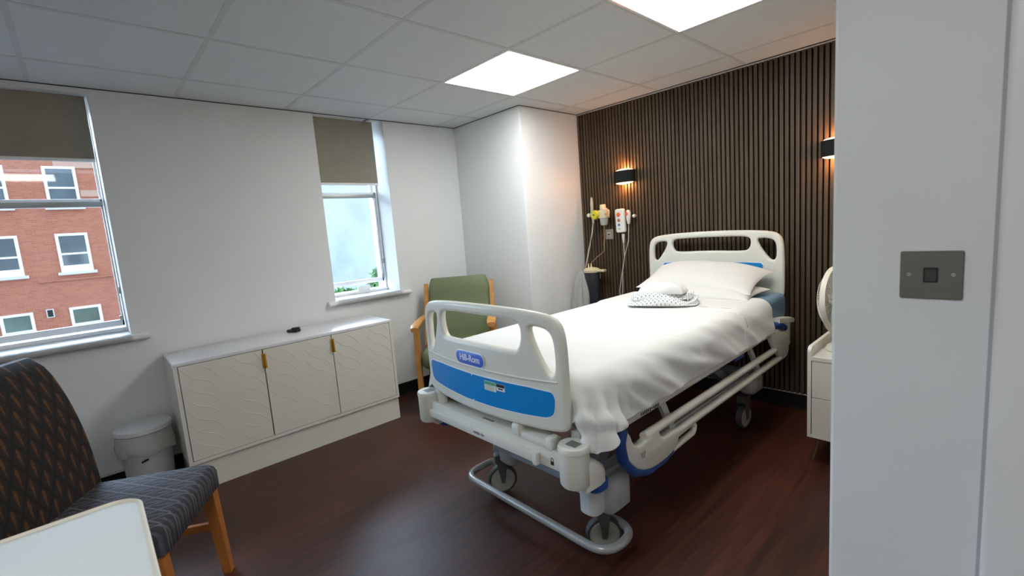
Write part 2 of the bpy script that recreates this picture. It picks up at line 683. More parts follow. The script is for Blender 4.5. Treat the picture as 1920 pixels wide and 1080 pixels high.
def obj(name, bm, m, parent=None, local=False, angle=38, label=None, fin=True):
    """one mesh object; verts are in world space unless local"""
    if fin:
        finish(bm, angle)
    me = bpy.data.meshes.new(name)
    if parent is None:
        xs = [v.co for v in bm.verts]
        lo = Vector((min(c.x for c in xs), min(c.y for c in xs), min(c.z for c in xs)))
        hi = Vector((max(c.x for c in xs), max(c.y for c in xs), max(c.z for c in xs)))
        org = Vector(((lo.x + hi.x) / 2, (lo.y + hi.y) / 2, lo.z))
        bm.transform(Matrix.Translation(-org))
    else:
        org = Vector((0, 0, 0))
        if not local:
            bm.transform(ROOTM[root_of(parent)].inverted())
    bm.to_mesh(me)
    bm.free()
    me.materials.append(m)
    o = bpy.data.objects.new(name, me)
    COL.objects.link(o)
    o.location = org
    if parent is None:
        ROOTM[o] = Matrix.Translation(org)
    else:
        o.parent = parent
    if label:
        o['label'] = label
    return o


def struct(name, bm, m, label, parent=None):
    o = obj(name, bm, m, parent)
    if parent is None:
        o['kind'] = 'structure'
        o['label'] = label
    return o


def simple(name, fn, m, parent=None, **k):
    bm = BM()
    fn(bm)
    return obj(name, bm, m, parent, **k)


# ================================================================== STRUCTURE
bm = BM()
box(bm, -3.7, 1.3, -1.9, 3.5, -0.1, 0.0)
struct('floor', bm, M_floor, 'dark red-brown wood-look plank floor')

# window wall with two openings
W1 = (-0.98, 0.143, 0.815, 2.15)
W2 = (1.31, 1.84, 0.815, 2.179)
bm = BM()
for a, b_ in ((-1.9, W1[0]), (W1[1], W2[0]), (W2[1], 3.5)):
    box(bm, XW - 0.36, XW, a, b_, 0, 2.3)
for w in (W1, W2):
    box(bm, XW - 0.36, XW, w[0], w[1], 0, w[2])
    box(bm, XW - 0.36, XW, w[0], w[1], w[3], 2.3)
struct('wall_left', bm, M_wall, 'pale painted wall with two windows')

bm = BM()
CX, CY = -2.53, 2.52
lp = [(XW - 0.02, CY), (CX - 0.012, CY), (CX - 0.004, CY + 0.004), (CX, CY + 0.012), (CX, YS + 0.1), (XW - 0.02, YS + 0.1)]
loop_mesh(bm, [[(x, y, z) for x, y in lp] for z in (0, 2.3)])
struct('wall_corner', bm, M_wall, 'pale boxed-out column in the room corner')

# slat wall: backing plus vertical slats
bm = BM()
box(bm, XW, 1.3, YS + 0.03, YS + 0.2, 0, 2.3)
back = struct('wall_back', bm, M_black, 'dark wall covered with narrow vertical brown wood slats')
bm = BM()
x = CX + 0.006
while x < 0.72:
    box(bm, x, x + 0.0185, YS, YS + 0.032, 0.108, H - 0.012)
    x += 0.029
obj('slat_panel', bm, M_slat, back)

bm = BM()
box(bm, 0.72, 0.85, 1.24, 3.3, 0, 2.3)
struct('wall_right', bm, M_wall, 'pale side wall beyond the pier, hidden from view')
bm = BM()
PX, PY = -0.25, 1.12
lp = [(PX, PY + 0.006), (PX + 0.006, PY), (1.3, PY), (1.3, PY + 0.12), (PX, PY + 0.12)]
loop_mesh(bm, [[(x, y, z) for x, y in lp] for z in (0, 2.3)])
struct('wall_front', bm, M_wall, 'near pale wall pier carrying the light switch')
bm = BM()
box(bm, -3.7, 1.3, -1.9, -1.75, 0, 2.3)
struct('wall_near', bm, M_wall, 'pale wall behind the viewer')
bm = BM()
box(bm, 1.15, 1.3, -1.8, 1.2, 0, 2.3)
struct('wall_side', bm, M_wall, 'pale wall on the right behind the viewer')
bm = BM()
lp = rrect(0.12, 0.05, 0.008, 3, 0.0442, 1.10)
loop_mesh(bm, [[(x, y, z) for x, y in lp] for z in (0, H)])
casing = struct('trim_1', bm, M_white, 'pale door casing at the right edge of the near wall')
simple('casing_shadow', lambda q: box(q, -0.0215, -0.0135, PY - 0.0006, PY + 0.004, 0, H), mat('shadow_grey', (0.44, 0.45, 0.48), 0.8), casing)  # grey strip painted in for the shadow beside the casing

# ceiling: tiles in a bar grid
TX = [-3.58 + 0.6 * j for j in range(0, 10)]
TY = [-0.671 - 1.8 + 0.6 * k for k in range(0, 12)]
LIGHTS = [(-2.38, 1.729), (-1.18, 1.729), (-0.58, -0.671)]  # last entry: unseen panel added to light the foreground and near pier
bm = BM()
for x in TX:
    for y in TY:
        if any(abs(x - a) < 0.05 and abs(y - b_) < 0.05 for a, b_ in LIGHTS):
            continue
        x0, x1, y0, y1 = max(x + 0.006, -3.6), min(x + 0.594, 1.25), max(y + 0.006, -1.85), min(y + 0.594, 3.45)
        if x1 - x0 < 0.02 or y1 - y0 < 0.02:
            continue
        box(bm, x0, x1, y0, y1, H, H + 0.016, 0.002, 1)
ceil = struct('ceiling', bm, M_ceil, 'suspended ceiling of square white tiles')
bm = BM()
for x in TX:
    box(bm, x - 0.011, x + 0.011, -1.85, 3.45, H - 0.0015, H + 0.02)
for y in TY:
    box(bm, -3.62, 1.28, y - 0.011, y + 0.011, H - 0.001, H + 0.02)
obj('ceiling_grid', bm, M_tbar, ceil)
bm = BM()
box(bm, -3.7, 1.3, -1.9, 3.5, H + 0.12, H + 0.2)
obj('ceiling_slab', bm, M_black, ceil)

# dark shadow gap round the head of the walls
bm = BM()
g = 0.005
box(bm, XW - 0.001, XW + 0.002, -1.75, CY, H - g, H - 0.0005)
box(bm, XW, CX + 0.002, CY - 0.002, CY + 0.001, H - g, H - 0.0005)
box(bm, CX - 0.001, CX + 0.002, CY, YS, H - g, H - 0.0005)
box(bm, CX, 0.72, YS - 0.004, YS, H - g, H - 0.0005)
struct('trim_2', bm, M_black, 'thin black shadow gap where walls meet ceiling')
bm = BM()
box(bm, CX, 0.72, YS - 0.003, YS + 0.03, H - 0.013, H - 0.006)
struct('trim_3', bm, M_tbar, 'thin edge trim above the slats')

# coved dark skirting with a pale capping strip
def skirting(name, p0, p1, nrm, label, cap=True):
    bm = BM()
    (xa, ya), (xb, yb) = p0, p1
    nx, ny = nrm
    prof = [(0.0, 0.0), (0.014, 0.0), (0.006, 0.008), (0.004, 0.02), (0.004, 0.1), (0.0, 0.1)]
    A = [bm.verts.new((xa + nx * d, ya + ny * d, z)) for d, z in prof]
    B = [bm.verts.new((xb + nx * d, yb + ny * d, z)) for d, z in prof]
    for k in range(len(prof)):
        k2 = (k + 1) % len(prof)
        bm.faces.new((A[k], A[k2], B[k2], B[k]))
    bm.faces.new(A)
    bm.faces.new(B[::-1])
    o = struct(name, bm, M_cove, label)
    b2 = BM()
    x0, x1 = sorted((xa, xb))
    y0, y1 = sorted((ya, yb))
    box(b2, min(x0, x0 + nx * .006), max(x1, x1 + nx * .006), min(y0, y0 + ny * .006), max(y1, y1 + ny * .006), 0.098, 0.107)
    obj('capping_strip', b2, M_capstrip, o)


skirting('baseboard_left', (XW, -1.75), (XW, CY), (1, 0), 'dark coved skirting under the window wall')
skirting('baseboard_corner', (XW, CY), (CX, CY), (0, -1), 'dark coved skirting at the column front')
skirting('baseboard_column', (CX, CY), (CX, YS), (1, 0), 'dark coved skirting at the column side')
skirting('baseboard_back', (CX, YS + 0.02), (0.72, YS + 0.02), (0, -1), 'dark coved skirting with pale strip under the slats')


# ------------------------------------------------------------------ windows
def make_window(name, w, label, mid):
    y0, y1, z0, z1 = w
    z0 = 0.855
    xf0, xf1 = XW - 0.30, XW - 0.22       # outer frame depth
    bm = BM()
    fw, sw = (0.006, 0.010) if y0 < 0 else (0.012, 0.014)
    box(bm, xf0, xf1, y0, y0 + fw, z0, z1, 0.003)
    box(bm, xf0, xf1, y1 - fw, y1, z0, z1, 0.003)
    box(bm, xf0, xf1, y0, y1, z1 - fw, z1, 0.003)
    box(bm, xf0, xf1 + 0.02, y0, y1, z0, z0 + 0.022, 0.003)
    box(bm, xf1 - 0.005, xf1 + 0.012, y1 - fw, y1 - fw + 0.008, z0, z1, 0.002)
    fr = struct(name, bm, M_pvc, label)
    # lower sash in front, upper sash behind
    a, b_ = y0 + fw + 0.003, y1 - fw - 0.003
    lift = 0.012 if y0 < 0 else 0.052
    bm = BM()
    zs = z0 + lift + 0.02
    for yy in (a, b_ - sw):
        box(bm, xf1 - 0.03, xf1 - 0.004, yy, yy + sw, zs, mid + 0.02, 0.002)
    box(bm, xf1 - 0.03, xf1 - 0.004, a, b_, zs, zs + 0.035, 0.002)
    box(bm, xf1 - 0.03, xf1 - 0.004, a, b_, mid - 0.005, mid + 0.022, 0.002)
    ls = obj('lower_sash', bm, M_pvc, fr)
    simple('meeting_rail', lambda q: box(q, xf1 - 0.034, xf1 + 0.004, a, b_, mid - 0.022, mid + 0.006, 0.003), M_alu, ls)
    simple('pane', lambda q: box(q, xf1 - 0.02, xf1 - 0.016, a + sw * .5, b_ - sw * .5, zs + 0.02, mid), M_glass, ls)
    bm = BM()
    for yy in (a, b_ - sw):
        box(bm, xf0 + 0.005, xf0 + 0.03, yy, yy + sw, mid - 0.01, z1 - fw, 0.002)
    box(bm, xf0 + 0.005, xf0 + 0.03, a, b_, z1 - fw - 0.03, z1 - fw, 0.002)
    box(bm, xf0 + 0.005, xf0 + 0.03, a, b_, mid - 0.02, mid + 0.012, 0.002)
    us = obj('upper_sash', bm, M_pvc, fr)
    simple('pane', lambda q: box(q, xf0 + 0.015, xf0 + 0.019, a + sw * .5, b_ - sw * .5, mid, z1 - fw - 0.02), M_glass, us)
    bm = BM()
    box(bm, xf1 + 0.002, xf1 + 0.014, y1 - fw - 0.006, y1 - fw + 0.008, z0 + 0.22, z0 + 0.26, 0.002)
    box(bm, xf1 - 0.004, xf1 + 0.01, b_ - 0.02, b_ - 0.005, zs + 0.036, zs + 0.06, 0.002)
    obj('catch', bm, M_alu, fr)
    # sill board with rounded nose and horns
    bm = BM()
    pr = [(XW - 0.23, 0.82), (XW + 0.028, 0.82)] + [(XW + 0.028 + 0.017 * sin(t), 0.837 - 0.017 * cos(t)) for t in [k * pi / 8 for k in range(1, 8)]] + [(XW + 0.028, 0.854), (XW - 0.23, 0.854)]
    loop_mesh(bm, [[(x, yy, z) for x, z in pr] for yy in (y0 + 0.001, y1 - 0.001)])
    pr2 = [(max(x, XW + 0.0005), z) for x, z in pr]
    loop_mesh(bm, [[(x, yy, z) for x, z in pr2] for yy in (y0 - 0.062, y1 + 0.078)])
    obj('window_sill', bm, M_white, fr)
    return fr


win1 = make_window('window_1', W1, 'large sash window at the left over a brick view', 1.605)
win2 = make_window('window_2', W2, 'narrow sash window with pale view above the sideboard end', 1.635)
# small white vent flap on the narrow window's bottom edge
bm = BM()
rslab(bm, 0.11, 0.04, 0, 0.006, 0.015, 0.001, mx=Matrix.Translation((XW - 0.205, 1.63, 0.893)) @ Matrix.Rotation(pi / 2, 4, 'Z') @ Matrix.Rotation(pi / 2, 4, 'X'))
obj('vent_flap', bm, M_pvc, win2)


def roller_blind(label, y0, y1, zb, zt, xb, group):
    t = thing('roller_blind', label, 'blind', (xb, (y0 + y1) / 2, zb), 0, group)
    bm = BM()
    n = 24
    lps = []
    for i in range(n + 1):
        z = zb + (zt - zb) * i / n
        lps.append([(xb - 0.0006, y0, z), (xb + 0.0006, y0, z), (xb + 0.0006, y1, z), (xb - 0.0006, y1, z)])
    loop_mesh(bm, lps)
    obj('fabric', bm, M_blind, t)
    simple('bottom_bar', lambda q: box(q, xb - 0.006, xb + 0.006, y0, y1, zb - 0.014, zb + 0.004, 0.003), M_pvc, t)
    bm = BM()
    tube(bm, [(xb - 0.017, y0, zt - 0.018), (xb - 0.017, y1, zt - 0.018)], 0.016, 12)
    obj('roller', bm, M_blind, t)
    return t


roller_blind('taupe roller blind half lowered over the large left window', W1[0] + 0.01, W1[1] - 0.012, 1.82, 2.147, XW - 0.06, 'roller blinds')
roller_blind('taupe roller blind half lowered over the narrow window', W2[0] - 0.0 + 0.004, W2[1] - 0.045, 1.71, 2.178, XW - 0.09, 'roller blinds')
# bead chain of the big window's blind hangs on the frame
t = thing('bead_chain', 'thin bead chain hanging down the right side of the large window', 'chain', (XW - 0.02, 0.128, 1.55))
bm = BM()
for k in range(46):
    bmesh.ops.create_icosphere(bm, subdivisions=1, radius=0.0028, matrix=Matrix.Translation((XW - 0.03, 0.134, 1.575 + k * 0.0062)))
obj('beads', bm, M_alu, t)

# ================================================================== LIGHTS OF THE ROOM
labs = ['square lit ceiling panel nearer the corner column', 'square lit ceiling panel cut by the top edge of the view', 'added unseen lit ceiling panel behind the viewer']
for (x, y), lb in zip(LIGHTS, labs):
    t = thing('ceiling_light', lb, 'ceiling light', (x + 0.3, y + 0.3, H - 0.002), 0, 'square ceiling panels')
    bm = BM()
    for a in ((x + 0.003, x + 0.016, y + 0.003, y + 0.597), (x + 0.584, x + 0.597, y + 0.003, y + 0.597), (x + 0.016, x + 0.584, y + 0.003, y + 0.016), (x + 0.016, x + 0.584, y + 0.584, y + 0.597)):
        box(bm, a[0], a[1], a[2], a[3], H - 0.002, H + 0.02)
    obj('frame', bm, M_white, t)
    simple('diffuser', lambda q: box(q, x + 0.0145, x + 0.5855, y + 0.0145, y + 0.5855, H + 0.002, H + 0.01), M_panel, t)


def sconce(xc, zc, label):
    t = thing('wall_sconce', label, 'wall light', (xc, YS, zc - 0.045), 0, 'black wall lights on the slats')
    R, hh, th = 0.085, 0.045, 0.004
    bm = BM()
    outer, inner = [], []
    n = 24
    for k in range(n + 1):
        a = pi * k / n
        outer.append((xc - R * cos(a), YS - 0.012 - R * 0.72 * sin(a)))
        inner.append((xc - (R - th) * cos(a), YS - 0.012 - (R * 0.72 - th) * sin(a)))
    ring = outer + inner[::-1]
    lo = [bm.verts.new((p[0], p[1], zc - hh)) for p in ring]
    hi = [bm.verts.new((p[0], p[1], zc + hh)) for p in ring]
    m = len(ring)
    for k in range(m):
        bm.faces.new((lo[k], lo[(k + 1) % m], hi[(k + 1) % m], hi[k]))
    for L in (lo, hi):
        for k in range(n):
            bm.faces.new((L[k], L[k + 1], L[m - 2 - k], L[m - 1 - k]))
    obj('shade', bm, M_sconce, t)
    simple('back_plate', lambda q: box(q, xc - R, xc + R, YS - 0.012, YS - 0.0005, zc - hh, zc + hh, 0.002), M_sconce, t)
    for s in (-1, 1):
        bm = BM()
        base = [(xc - (R - th - .001) * cos(pi * k / n), YS - 0.013 - (R * 0.72 - th - .001) * sin(pi * k / n)) for k in range(n + 1)]
        cxl, cyl = xc, YS - 0.013 - R * 0.3
        loop_mesh(bm, [[(cxl + (x_ - cxl) * f_, cyl + (y_ - cyl) * f_, zc + s * (hh + d)) for x_, y_ in base] for d, f_ in ((-0.010, 1.0), (-0.002, 1.0), (0.006, 0.86), (0.011, 0.6), (0.013, 0.25))])
        obj('diffuser', bm, M_glow, t, label='glowing warm lens')
        ld = bpy.data.lights.new('sconce_lamp', 'POINT')
        ld.energy = LAMP_WATTS
        ld.color = (1.0, 0.40, 0.12)
        ld.shadow_soft_size = 0.004
        lo_ = bpy.data.objects.new('sconce_lamp', ld)
        COL.objects.link(lo_)
        lo_.parent = t
        lo_.location = (0, -0.042, 0.045 + s * (hh + 0.018))


sconce(-2.075, 1.612, 'black half-round wall light above the oxygen outlets, glowing orange')
sconce(-0.685, 1.59, 'black half-round wall light cut off by the near pier')
# ================================================================== HOSPITAL BED
BX = -1.36
bed = thing('hospital_bed', 'cream electric hospital bed with blue-panelled ends on castors', 'bed', (BX, 2.05, 0))
FY = 1.05                                   # front of the foot end


def mirror_pts(half):
    """half: right side, from top centre round to bottom centre"""
    return half + [(-x_, z_) for x_, z_ in half[::-1] if abs(x_) > 1e-6]


PLANE_XZ = Matrix(((1, 0, 0, 0), (0, 0, -1, 0), (0, 1, 0, 0), (0, 0, 0, 1)))    # local x,y,z -> world x,z,-y (front faces -y)


def bed_end(name, yface, ztop, zbot, hw, sag, facing, blue_z, bw, hs, step, xo=0.0):
    """moulded end board; facing -1 towards the viewer, +1 the other way"""
    zt = ztop
    out = mirror_pts([(0, zt), (0.5 * hw, zt - 0.004), (0.78 * hw, zt - 0.014), (0.90 * hw, zt - 0.026), (0.965 * hw, zt - 0.052), (0.99 * hw, zt - 0.09),
                      (hw, zt - 0.16), (hw, zbot + 0.05), (0.985 * hw, zbot + 0.025), (0.94 * hw, zbot + 0.012), (0.7 * hw, zbot + 0.004), (0, zbot)])
    def chz(pts, n=2):
        return smooth_poly(pts, n)
    kx = hw / 0.405
    def hole(pts):
        return chz([(x_ * kx, zt - 0.042 - (zt - 0.042 - z_) * hs) for x_, z_ in pts])
    c1 = hole([(-0.20, zt - 0.044), (0, zt - 0.040), (0.20, zt - 0.044), (0.232, zt - 0.058), (0.236, zt - 0.10), (0.222, zt - 0.145), (0.19, zt - 0.155), (0, zt - 0.148), (-0.19, zt - 0.155), (-0.222, zt - 0.145), (-0.236, zt - 0.10), (-0.232, zt - 0.058)])
    sd = [(0.275, zt - 0.060), (0.335, zt - 0.066), (0.362, zt - 0.09), (0.368, zt - 0.16), (0.364, zt - 0.215), (0.345, zt - 0.228), (0.318, zt - 0.19), (0.288, zt - 0.13), (0.272, zt - 0.085)]
    s1 = hole(sd)
    s2 = hole([(-x_, z_) for x_, z_ in sd])
    th = 0.034
    bend = lambda x_: sag * (1 - (x_ / hw) ** 2)
    mx = Matrix.Translation((BX + xo, yface + th / 2, 0)) @ PLANE_XZ
    if facing > 0:
        mx = Matrix.Translation((BX, yface - th / 2, 0)) @ PLANE_XZ @ Matrix.Diagonal((1, 1, -1, 1))
    bm = BM()
    cuts = [hw * k / 14 for k in range(-13, 14)]
    shape(bm, smooth_poly(out, 2), [c1, s1, s2], th, 0.0145, mx, bend, cuts, 3)
    # moulded step above the blue panel
    sgn = -1 if facing < 0 else 1
    yy = lambda x_: yface + sgn * (sag * (1 - (x_ / hw) ** 2) + 0.0002)
    pts = [(BX + hw * 0.93 * k / 14, yy(hw * 0.93 * k / 14), blue_z[1] + 0.026 + 0.006 * abs(k / 14) ** 3) for k in range(-14, 15)]
    if step:
        tube(bm, pts, 0.0045, 6)
    board = obj(name, bm, M_bed, bed, angle=50)
    # blue panel
    bz0, bz1 = blue_z
    pout = [(-bw + 0.02, bz1), (0, bz1 - 0.003), (bw - 0.02, bz1), (bw, bz1 - 0.018), (bw - 0.004, bz0 + 0.045), (bw - 0.014, bz0 + 0.024), (bw - 0.05, bz0 + 0.012), (0, bz0), (-bw + 0.05, bz0 + 0.012), (-bw + 0.014, bz0 + 0.024), (-bw + 0.004, bz0 + 0.045), (-bw, bz1 - 0.018)]
    for nm, mt, gx, off in (('panel_border', M_ink, 0.004, 0.0006), ('blue_panel', M_blue, 0.0, 0.0012)):
        bm = BM()
        po = [(x_ * (1 + gx / bw), z_ + (gx if z_ > (bz0 + bz1) / 2 else -gx)) for x_, z_ in pout]
        mx2 = Matrix.Translation((BX + xo, yface + sgn * off, 0)) @ (PLANE_XZ if facing < 0 else PLANE_XZ @ Matrix.Diagonal((1, 1, -1, 1)))
        shape(bm, smooth_poly(po, 1), [], 0.0016, 0.0, mx2, bend, cuts)
        obj(nm, bm, mt, board)
    return board


fb = bed_end('footboard', FY + 0.022, 1.015, 0.588, 0.405, 0.042, -1, (0.632, 0.742), 0.365, 1.0, True)
hb = bed_end('headboard', 3.09, 1.162, 0.72, 0.455, 0.0, -1, (0.87, 0.953), 0.34, 0.84, False, -0.03)


def fby(u):
    return FY + 0.022 - 0.042 * (1 - (u / 0.405) ** 2)


# badge with lettering
def on_foot(u, z, off):
    """a frame on the curved front of the foot board, facing the viewer"""
    slope = 2 * 0.042 * u / 0.405 ** 2
    a = math.atan(slope)
    return Matrix.Translation((BX + u, fby(u) - off, z)) @ Matrix.Rotation(a, 4, 'Z') @ Matrix.Rotation(pi / 2, 4, 'X')


UB, ZB = -0.035, 0.8
bm = BM()
shape(bm, rrect(0.178, 0.056, 0.0275, 8), [], 0.0024, 0.0006, on_foot(UB, ZB, 0.0016), res=1)
obj('logo_badge_border', bm, M_ink, fb)
bm = BM()
shape(bm, rrect(0.172, 0.050, 0.0245, 8), [], 0.003, 0.0006, on_foot(UB, ZB, 0.0022), res=1)
obj('logo_badge', bm, M_logo, fb)
bm = BM()
text_bm(bm, 'Hill-Rom', 0.036, on_foot(UB, ZB, 0.0040), 0.0004, 0.97, 0.0007)
obj('logo_lettering', bm, M_ink, fb)
# stickers on the blue panel
def patch(name, u, z, w, h, m, off, parent):
    bm = BM()
    box(bm, -w / 2, w / 2, -h / 2, h / 2, -0.0003, 0.0003, mx=on_foot(u, z, off))
    return obj(name, bm, m, parent)


st = patch('service_sticker', 0.075, 0.712, 0.062, 0.036, M_paper, 0.0026, fb)
bm = BM()
box(bm, -0.030, 0.030, -0.006, 0.006, -0.0002, 0.0002, mx=on_foot(0.075, 0.7225, 0.0030))
obj('green_band', bm, M_green_label, fb)
bm = BM()
for zz in (0.713, 0.708, 0.703, 0.698):
    box(bm, -0.026, 0.024, -0.0007, 0.0007, -0.0001, 0.0001, mx=on_foot(0.075, zz, 0.0032))
obj('sticker_print', bm, M_thread, fb)
st = patch('black_and_white_sticker', 0.130, 0.716, 0.042, 0.026, M_ink, 0.0026, fb)
bm = BM()
box(bm, -0.020, 0.020, -0.006, 0.006, -0.0002, 0.0002, mx=on_foot(0.130, 0.7225, 0.0030))
box(bm, -0.012, 0.012, -0.0025, 0.0025, -0.0002, 0.0002, mx=on_foot(0.130, 0.711, 0.0030))
obj('sticker_print', bm, M_darkink, fb)
for zz in (0.7405, 0.6335):
    bm = BM()
    box(bm, -0.0022, 0.0022, -0.007, 0.007, -0.0004, 0.0004, mx=on_foot(-0.03, zz, 0.0026))
    obj('panel_clip', bm, M_ink, fb)


# --- foot cross beam, posts and fittings
bm = BM()
box(bm, BX - 0.40, BX + 0.40, FY, FY + 0.07, 0.472, 0.541, 0.004)
fb_beam = obj('foot_beam', bm, M_bed, bed)
bm = BM()
box(bm, BX - 0.375, BX + 0.285, FY - 0.016, FY + 0.002, 0.478, 0.512, 0.003)
box(bm, BX + 0.272, BX + 0.292, FY - 0.024, FY + 0.0, 0.474, 0.516, 0.004)
obj('beam_slide', bm, M_bed, bed)
# padlock sign on the beam
bm = BM()
lx, lz = BX + 0.345, 0.500
box(bm, lx - 0.007, lx + 0.007, FY - 0.0008, FY + 0.0005, lz - 0.013, lz)
tube(bm, [(lx - 0.005, FY, lz)] + [(lx - 0.005 * cos(a), FY, lz + 0.006 + 0.006 * sin(a)) for a in [pi * k / 6 for k in range(7)]] + [(lx + 0.005, FY, lz)], 0.0012, 6)
obj('padlock_sign', bm, M_darkink, bed)
# worn printed marks (illegible) on the beam
bm = BM()
random.seed(3)
for cx, cz, yy, flat in ((BX - 0.03, 0.497, FY - 0.0166, False), (BX - 0.02, 0.5415, FY + 0.03, True)):
    bm = BM()
    for k in range(9):
        xx = cx - 0.03 + k * 0.0075
        hh = random.uniform(0.002, 0.007)
        if flat:
            box(bm, xx, xx + 0.004, yy - hh, yy + hh, cz - 0.0002, cz + 0.0003)
        else:
            box(bm, xx, xx + 0.004, yy - 0.0002, yy + 0.0003, cz - hh, cz + hh)
    obj('printed_mark', bm, M_darkink, bed)


def corner_post(x_, y_, s, z0, z1):
    bm = BM()
    R = 0.05
    lathe(bm, [(0.0, z0), (R * 0.9, z0), (R, z0 + 0.008), (R, z1 - 0.02), (R * 1.04, z1 - 0.018), (R * 1.04, z1 - 0.006), (R * 0.98, z1), (0.0, z1)], (x_, y_, 0), 32)
    p = obj('corner_post', bm, M_bed, bed)
    simple('post_socket', lambda q: box(q, x_ - 0.021, x_ + 0.021, y_ - 0.018, y_ + 0.018, z1 - 0.02, z1 + 0.0006), mat('post_socket_grey', (0.20, 0.20, 0.19), 0.6), p)
    return p


HY = 3.03
for s in (-1, 1):
    corner_post(BX + s * 0.425, FY + 0.02, s, 0.442, 0.578)
    corner_post(BX + s * 0.425, HY, s, 0.46, 0.60)
simple('head_beam', lambda q: box(q, BX - 0.40, BX + 0.40, HY - 0.035, HY + 0.035, 0.49, 0.56, 0.004), M_bed, bed)

for s in (-1, 1):
    # moulded corner arm behind the post, with its blue bumper
    px, py = BX + s * 0.425, FY + 0.02
    lps = []
    for t_, w_, zl, zh in ((0.0, 0.046, 0.425, 0.535), (0.30, 0.046, 0.425, 0.528), (0.6, 0.044, 0.425, 0.508), (0.85, 0.036, 0.425, 0.482), (1.0, 0.020, 0.43, 0.465)):
        c = Vector((px + s * 0.012 * t_, py + 0.118 * t_, 0))
        d = Vector((s * 0.10, 0.995, 0)).normalized()
        nrm = Vector((d.y, -d.x, 0))
        lps.append([tuple(c + nrm * a + Vector((0, 0, b_))) for a, b_ in ((-w_, zl), (w_, zl), (w_, zh - 0.02), (w_ * 0.6, zh), (-w_ * 0.6, zh), (-w_, zh - 0.02))])
    bm = BM()
    loop_mesh(bm, lps)
    obj('corner_arm', bm, M_bed, bed, angle=50)
    bm = BM()
    rslab(bm, 0.084, 0.085, 0.392, 0.428, 0.036, 0.006, cx=px + s * 0.008, cy=py + 0.088)
    obj('blue_bumper', bm, M_bluepad, bed)
    # column under the bumper
    if s > 0:
        bm = BM()
        rslab(bm, 0.076, 0.075, 0.305, 0.394, 0.03, 0.006, cx=px - 0.002, cy=py + 0.082)
        obj('foot_column', bm, M_bedgrey, bed)


# --- chassis
def castor(x_, y_, turn):
    t0 = simple('castor_housing', lambda q: rslab(q, 0.11, 0.15, 0.185 if y_ < 2 else 0.225, 0.335, 0.045, 0.02, cx=x_ + (0.03 if x_ > BX else 0.085), cy=y_ + 0.02), M_bedgrey, bed, angle=50)
    R = 0.071
    mx = Matrix.Rotation(turn, 4, 'Z') @ Matrix.Rotation(pi / 2, 4, 'Y')
    bm = BM()
    lathe(bm, [(R - 0.012, -0.017), (R - 0.004, -0.016), (R, -0.009), (R, 0.009), (R - 0.004, 0.016), (R - 0.012, 0.017), (R - 0.012, -0.017)], (x_, y_, R + 0.0005), 36, mx)
    w = obj('castor_tyre', bm, M_tyre, t0)
    bm = BM()
    lathe(bm, [(0, -0.018), (R - 0.020, -0.018), (R - 0.016, -0.014), (R - 0.012, -0.014), (R - 0.012, 0.014), (R - 0.016, 0.014), (R - 0.020, 0.018), (0, 0.018)], (x_, y_, R + 0.0005), 36, mx)
    obj('castor_wheel', bm, M_wheel, t0)
    bm = BM()
    for s in (-1, 1):
        lps = []
        for zz, w_ in ((R - 0.012, 0.009), (R + 0.02, 0.014), (0.155, 0.024), (0.20, 0.030)):
            lps.append([(s * 0.0235 - 0.003, -w_, zz), (s * 0.0235 + 0.003, -w_, zz), (s * 0.0235 + 0.003, w_, zz), (s * 0.0235 - 0.003, w_, zz)])
        vs = loop_mesh(bm, lps)
        bmesh.ops.transform(bm, matrix=Matrix.Translation((x_, y_, 0)) @ Matrix.Rotation(turn, 4, 'Z'), verts=vs)
    vs = box(bm, -0.026, 0.026, -0.034, 0.034, 0.158, 0.20, 0.006)
    bmesh.ops.transform(bm, matrix=Matrix.Translation((x_, y_, 0)) @ Matrix.Rotation(turn, 4, 'Z'), verts=vs)
    vs = lathe(bm, [(0, -0.029), (0.007, -0.029), (0.007, 0.029), (0, 0.029)], (x_, y_, R), 12, mx)
    obj('castor_fork', bm, M_fork, t0)


for cx_, cy_, tn in ((BX + 0.315, 1.345, radians(-42)), (BX - 0.295, 1.355, radians(-32)), (BX + 0.315, 2.74, radians(-6)), (BX - 0.295, 2.74, radians(-25))):
    castor(cx_, cy_, tn)

for s in (-1, 1):
    bm = BM()
    xs = BX + s * 0.335
    box(bm, xs - 0.025, xs + 0.025, 1.28, 2.82, 0.295, 0.355, 0.006)
    obj('chassis_rail', bm, M_bedgrey, bed)
bm = BM()
box(bm, BX - 0.19, BX + 0.36, 1.235, 1.275, 0.30, 0.338, 0.006)
obj('chassis_cross_beam', bm, M_bedarm, bed)
bm = BM()
box(bm, BX - 0.36, BX + 0.36, 2.70, 2.78, 0.30, 0.36, 0.006)
obj('chassis_cross_beam', bm, M_bedarm, bed)
# lifting arms: sloping flat arms from the chassis to the frame
for s in (-1, 1):
    for ya, yb in ((1.36, 1.78), (2.68, 2.28)):
        xs = BX + s * 0.23
        bm = BM()
        lps = [[(xs + a, ya + b_, 0.30 + c) for a, b_, c in ((-0.03, -0.04, 0), (0.03, -0.04, 0), (0.03, 0.04, 0.0), (-0.03, 0.04, 0.0))],
               [(xs + a, yb + b_, 0.54 + c) for a, b_, c in ((-0.03, -0.05, 0), (0.03, -0.05, 0), (0.03, 0.05, 0), (-0.03, 0.05, 0))]]
        loop_mesh(bm, lps)
        obj('lifting_arm', bm, M_bedarm, bed)
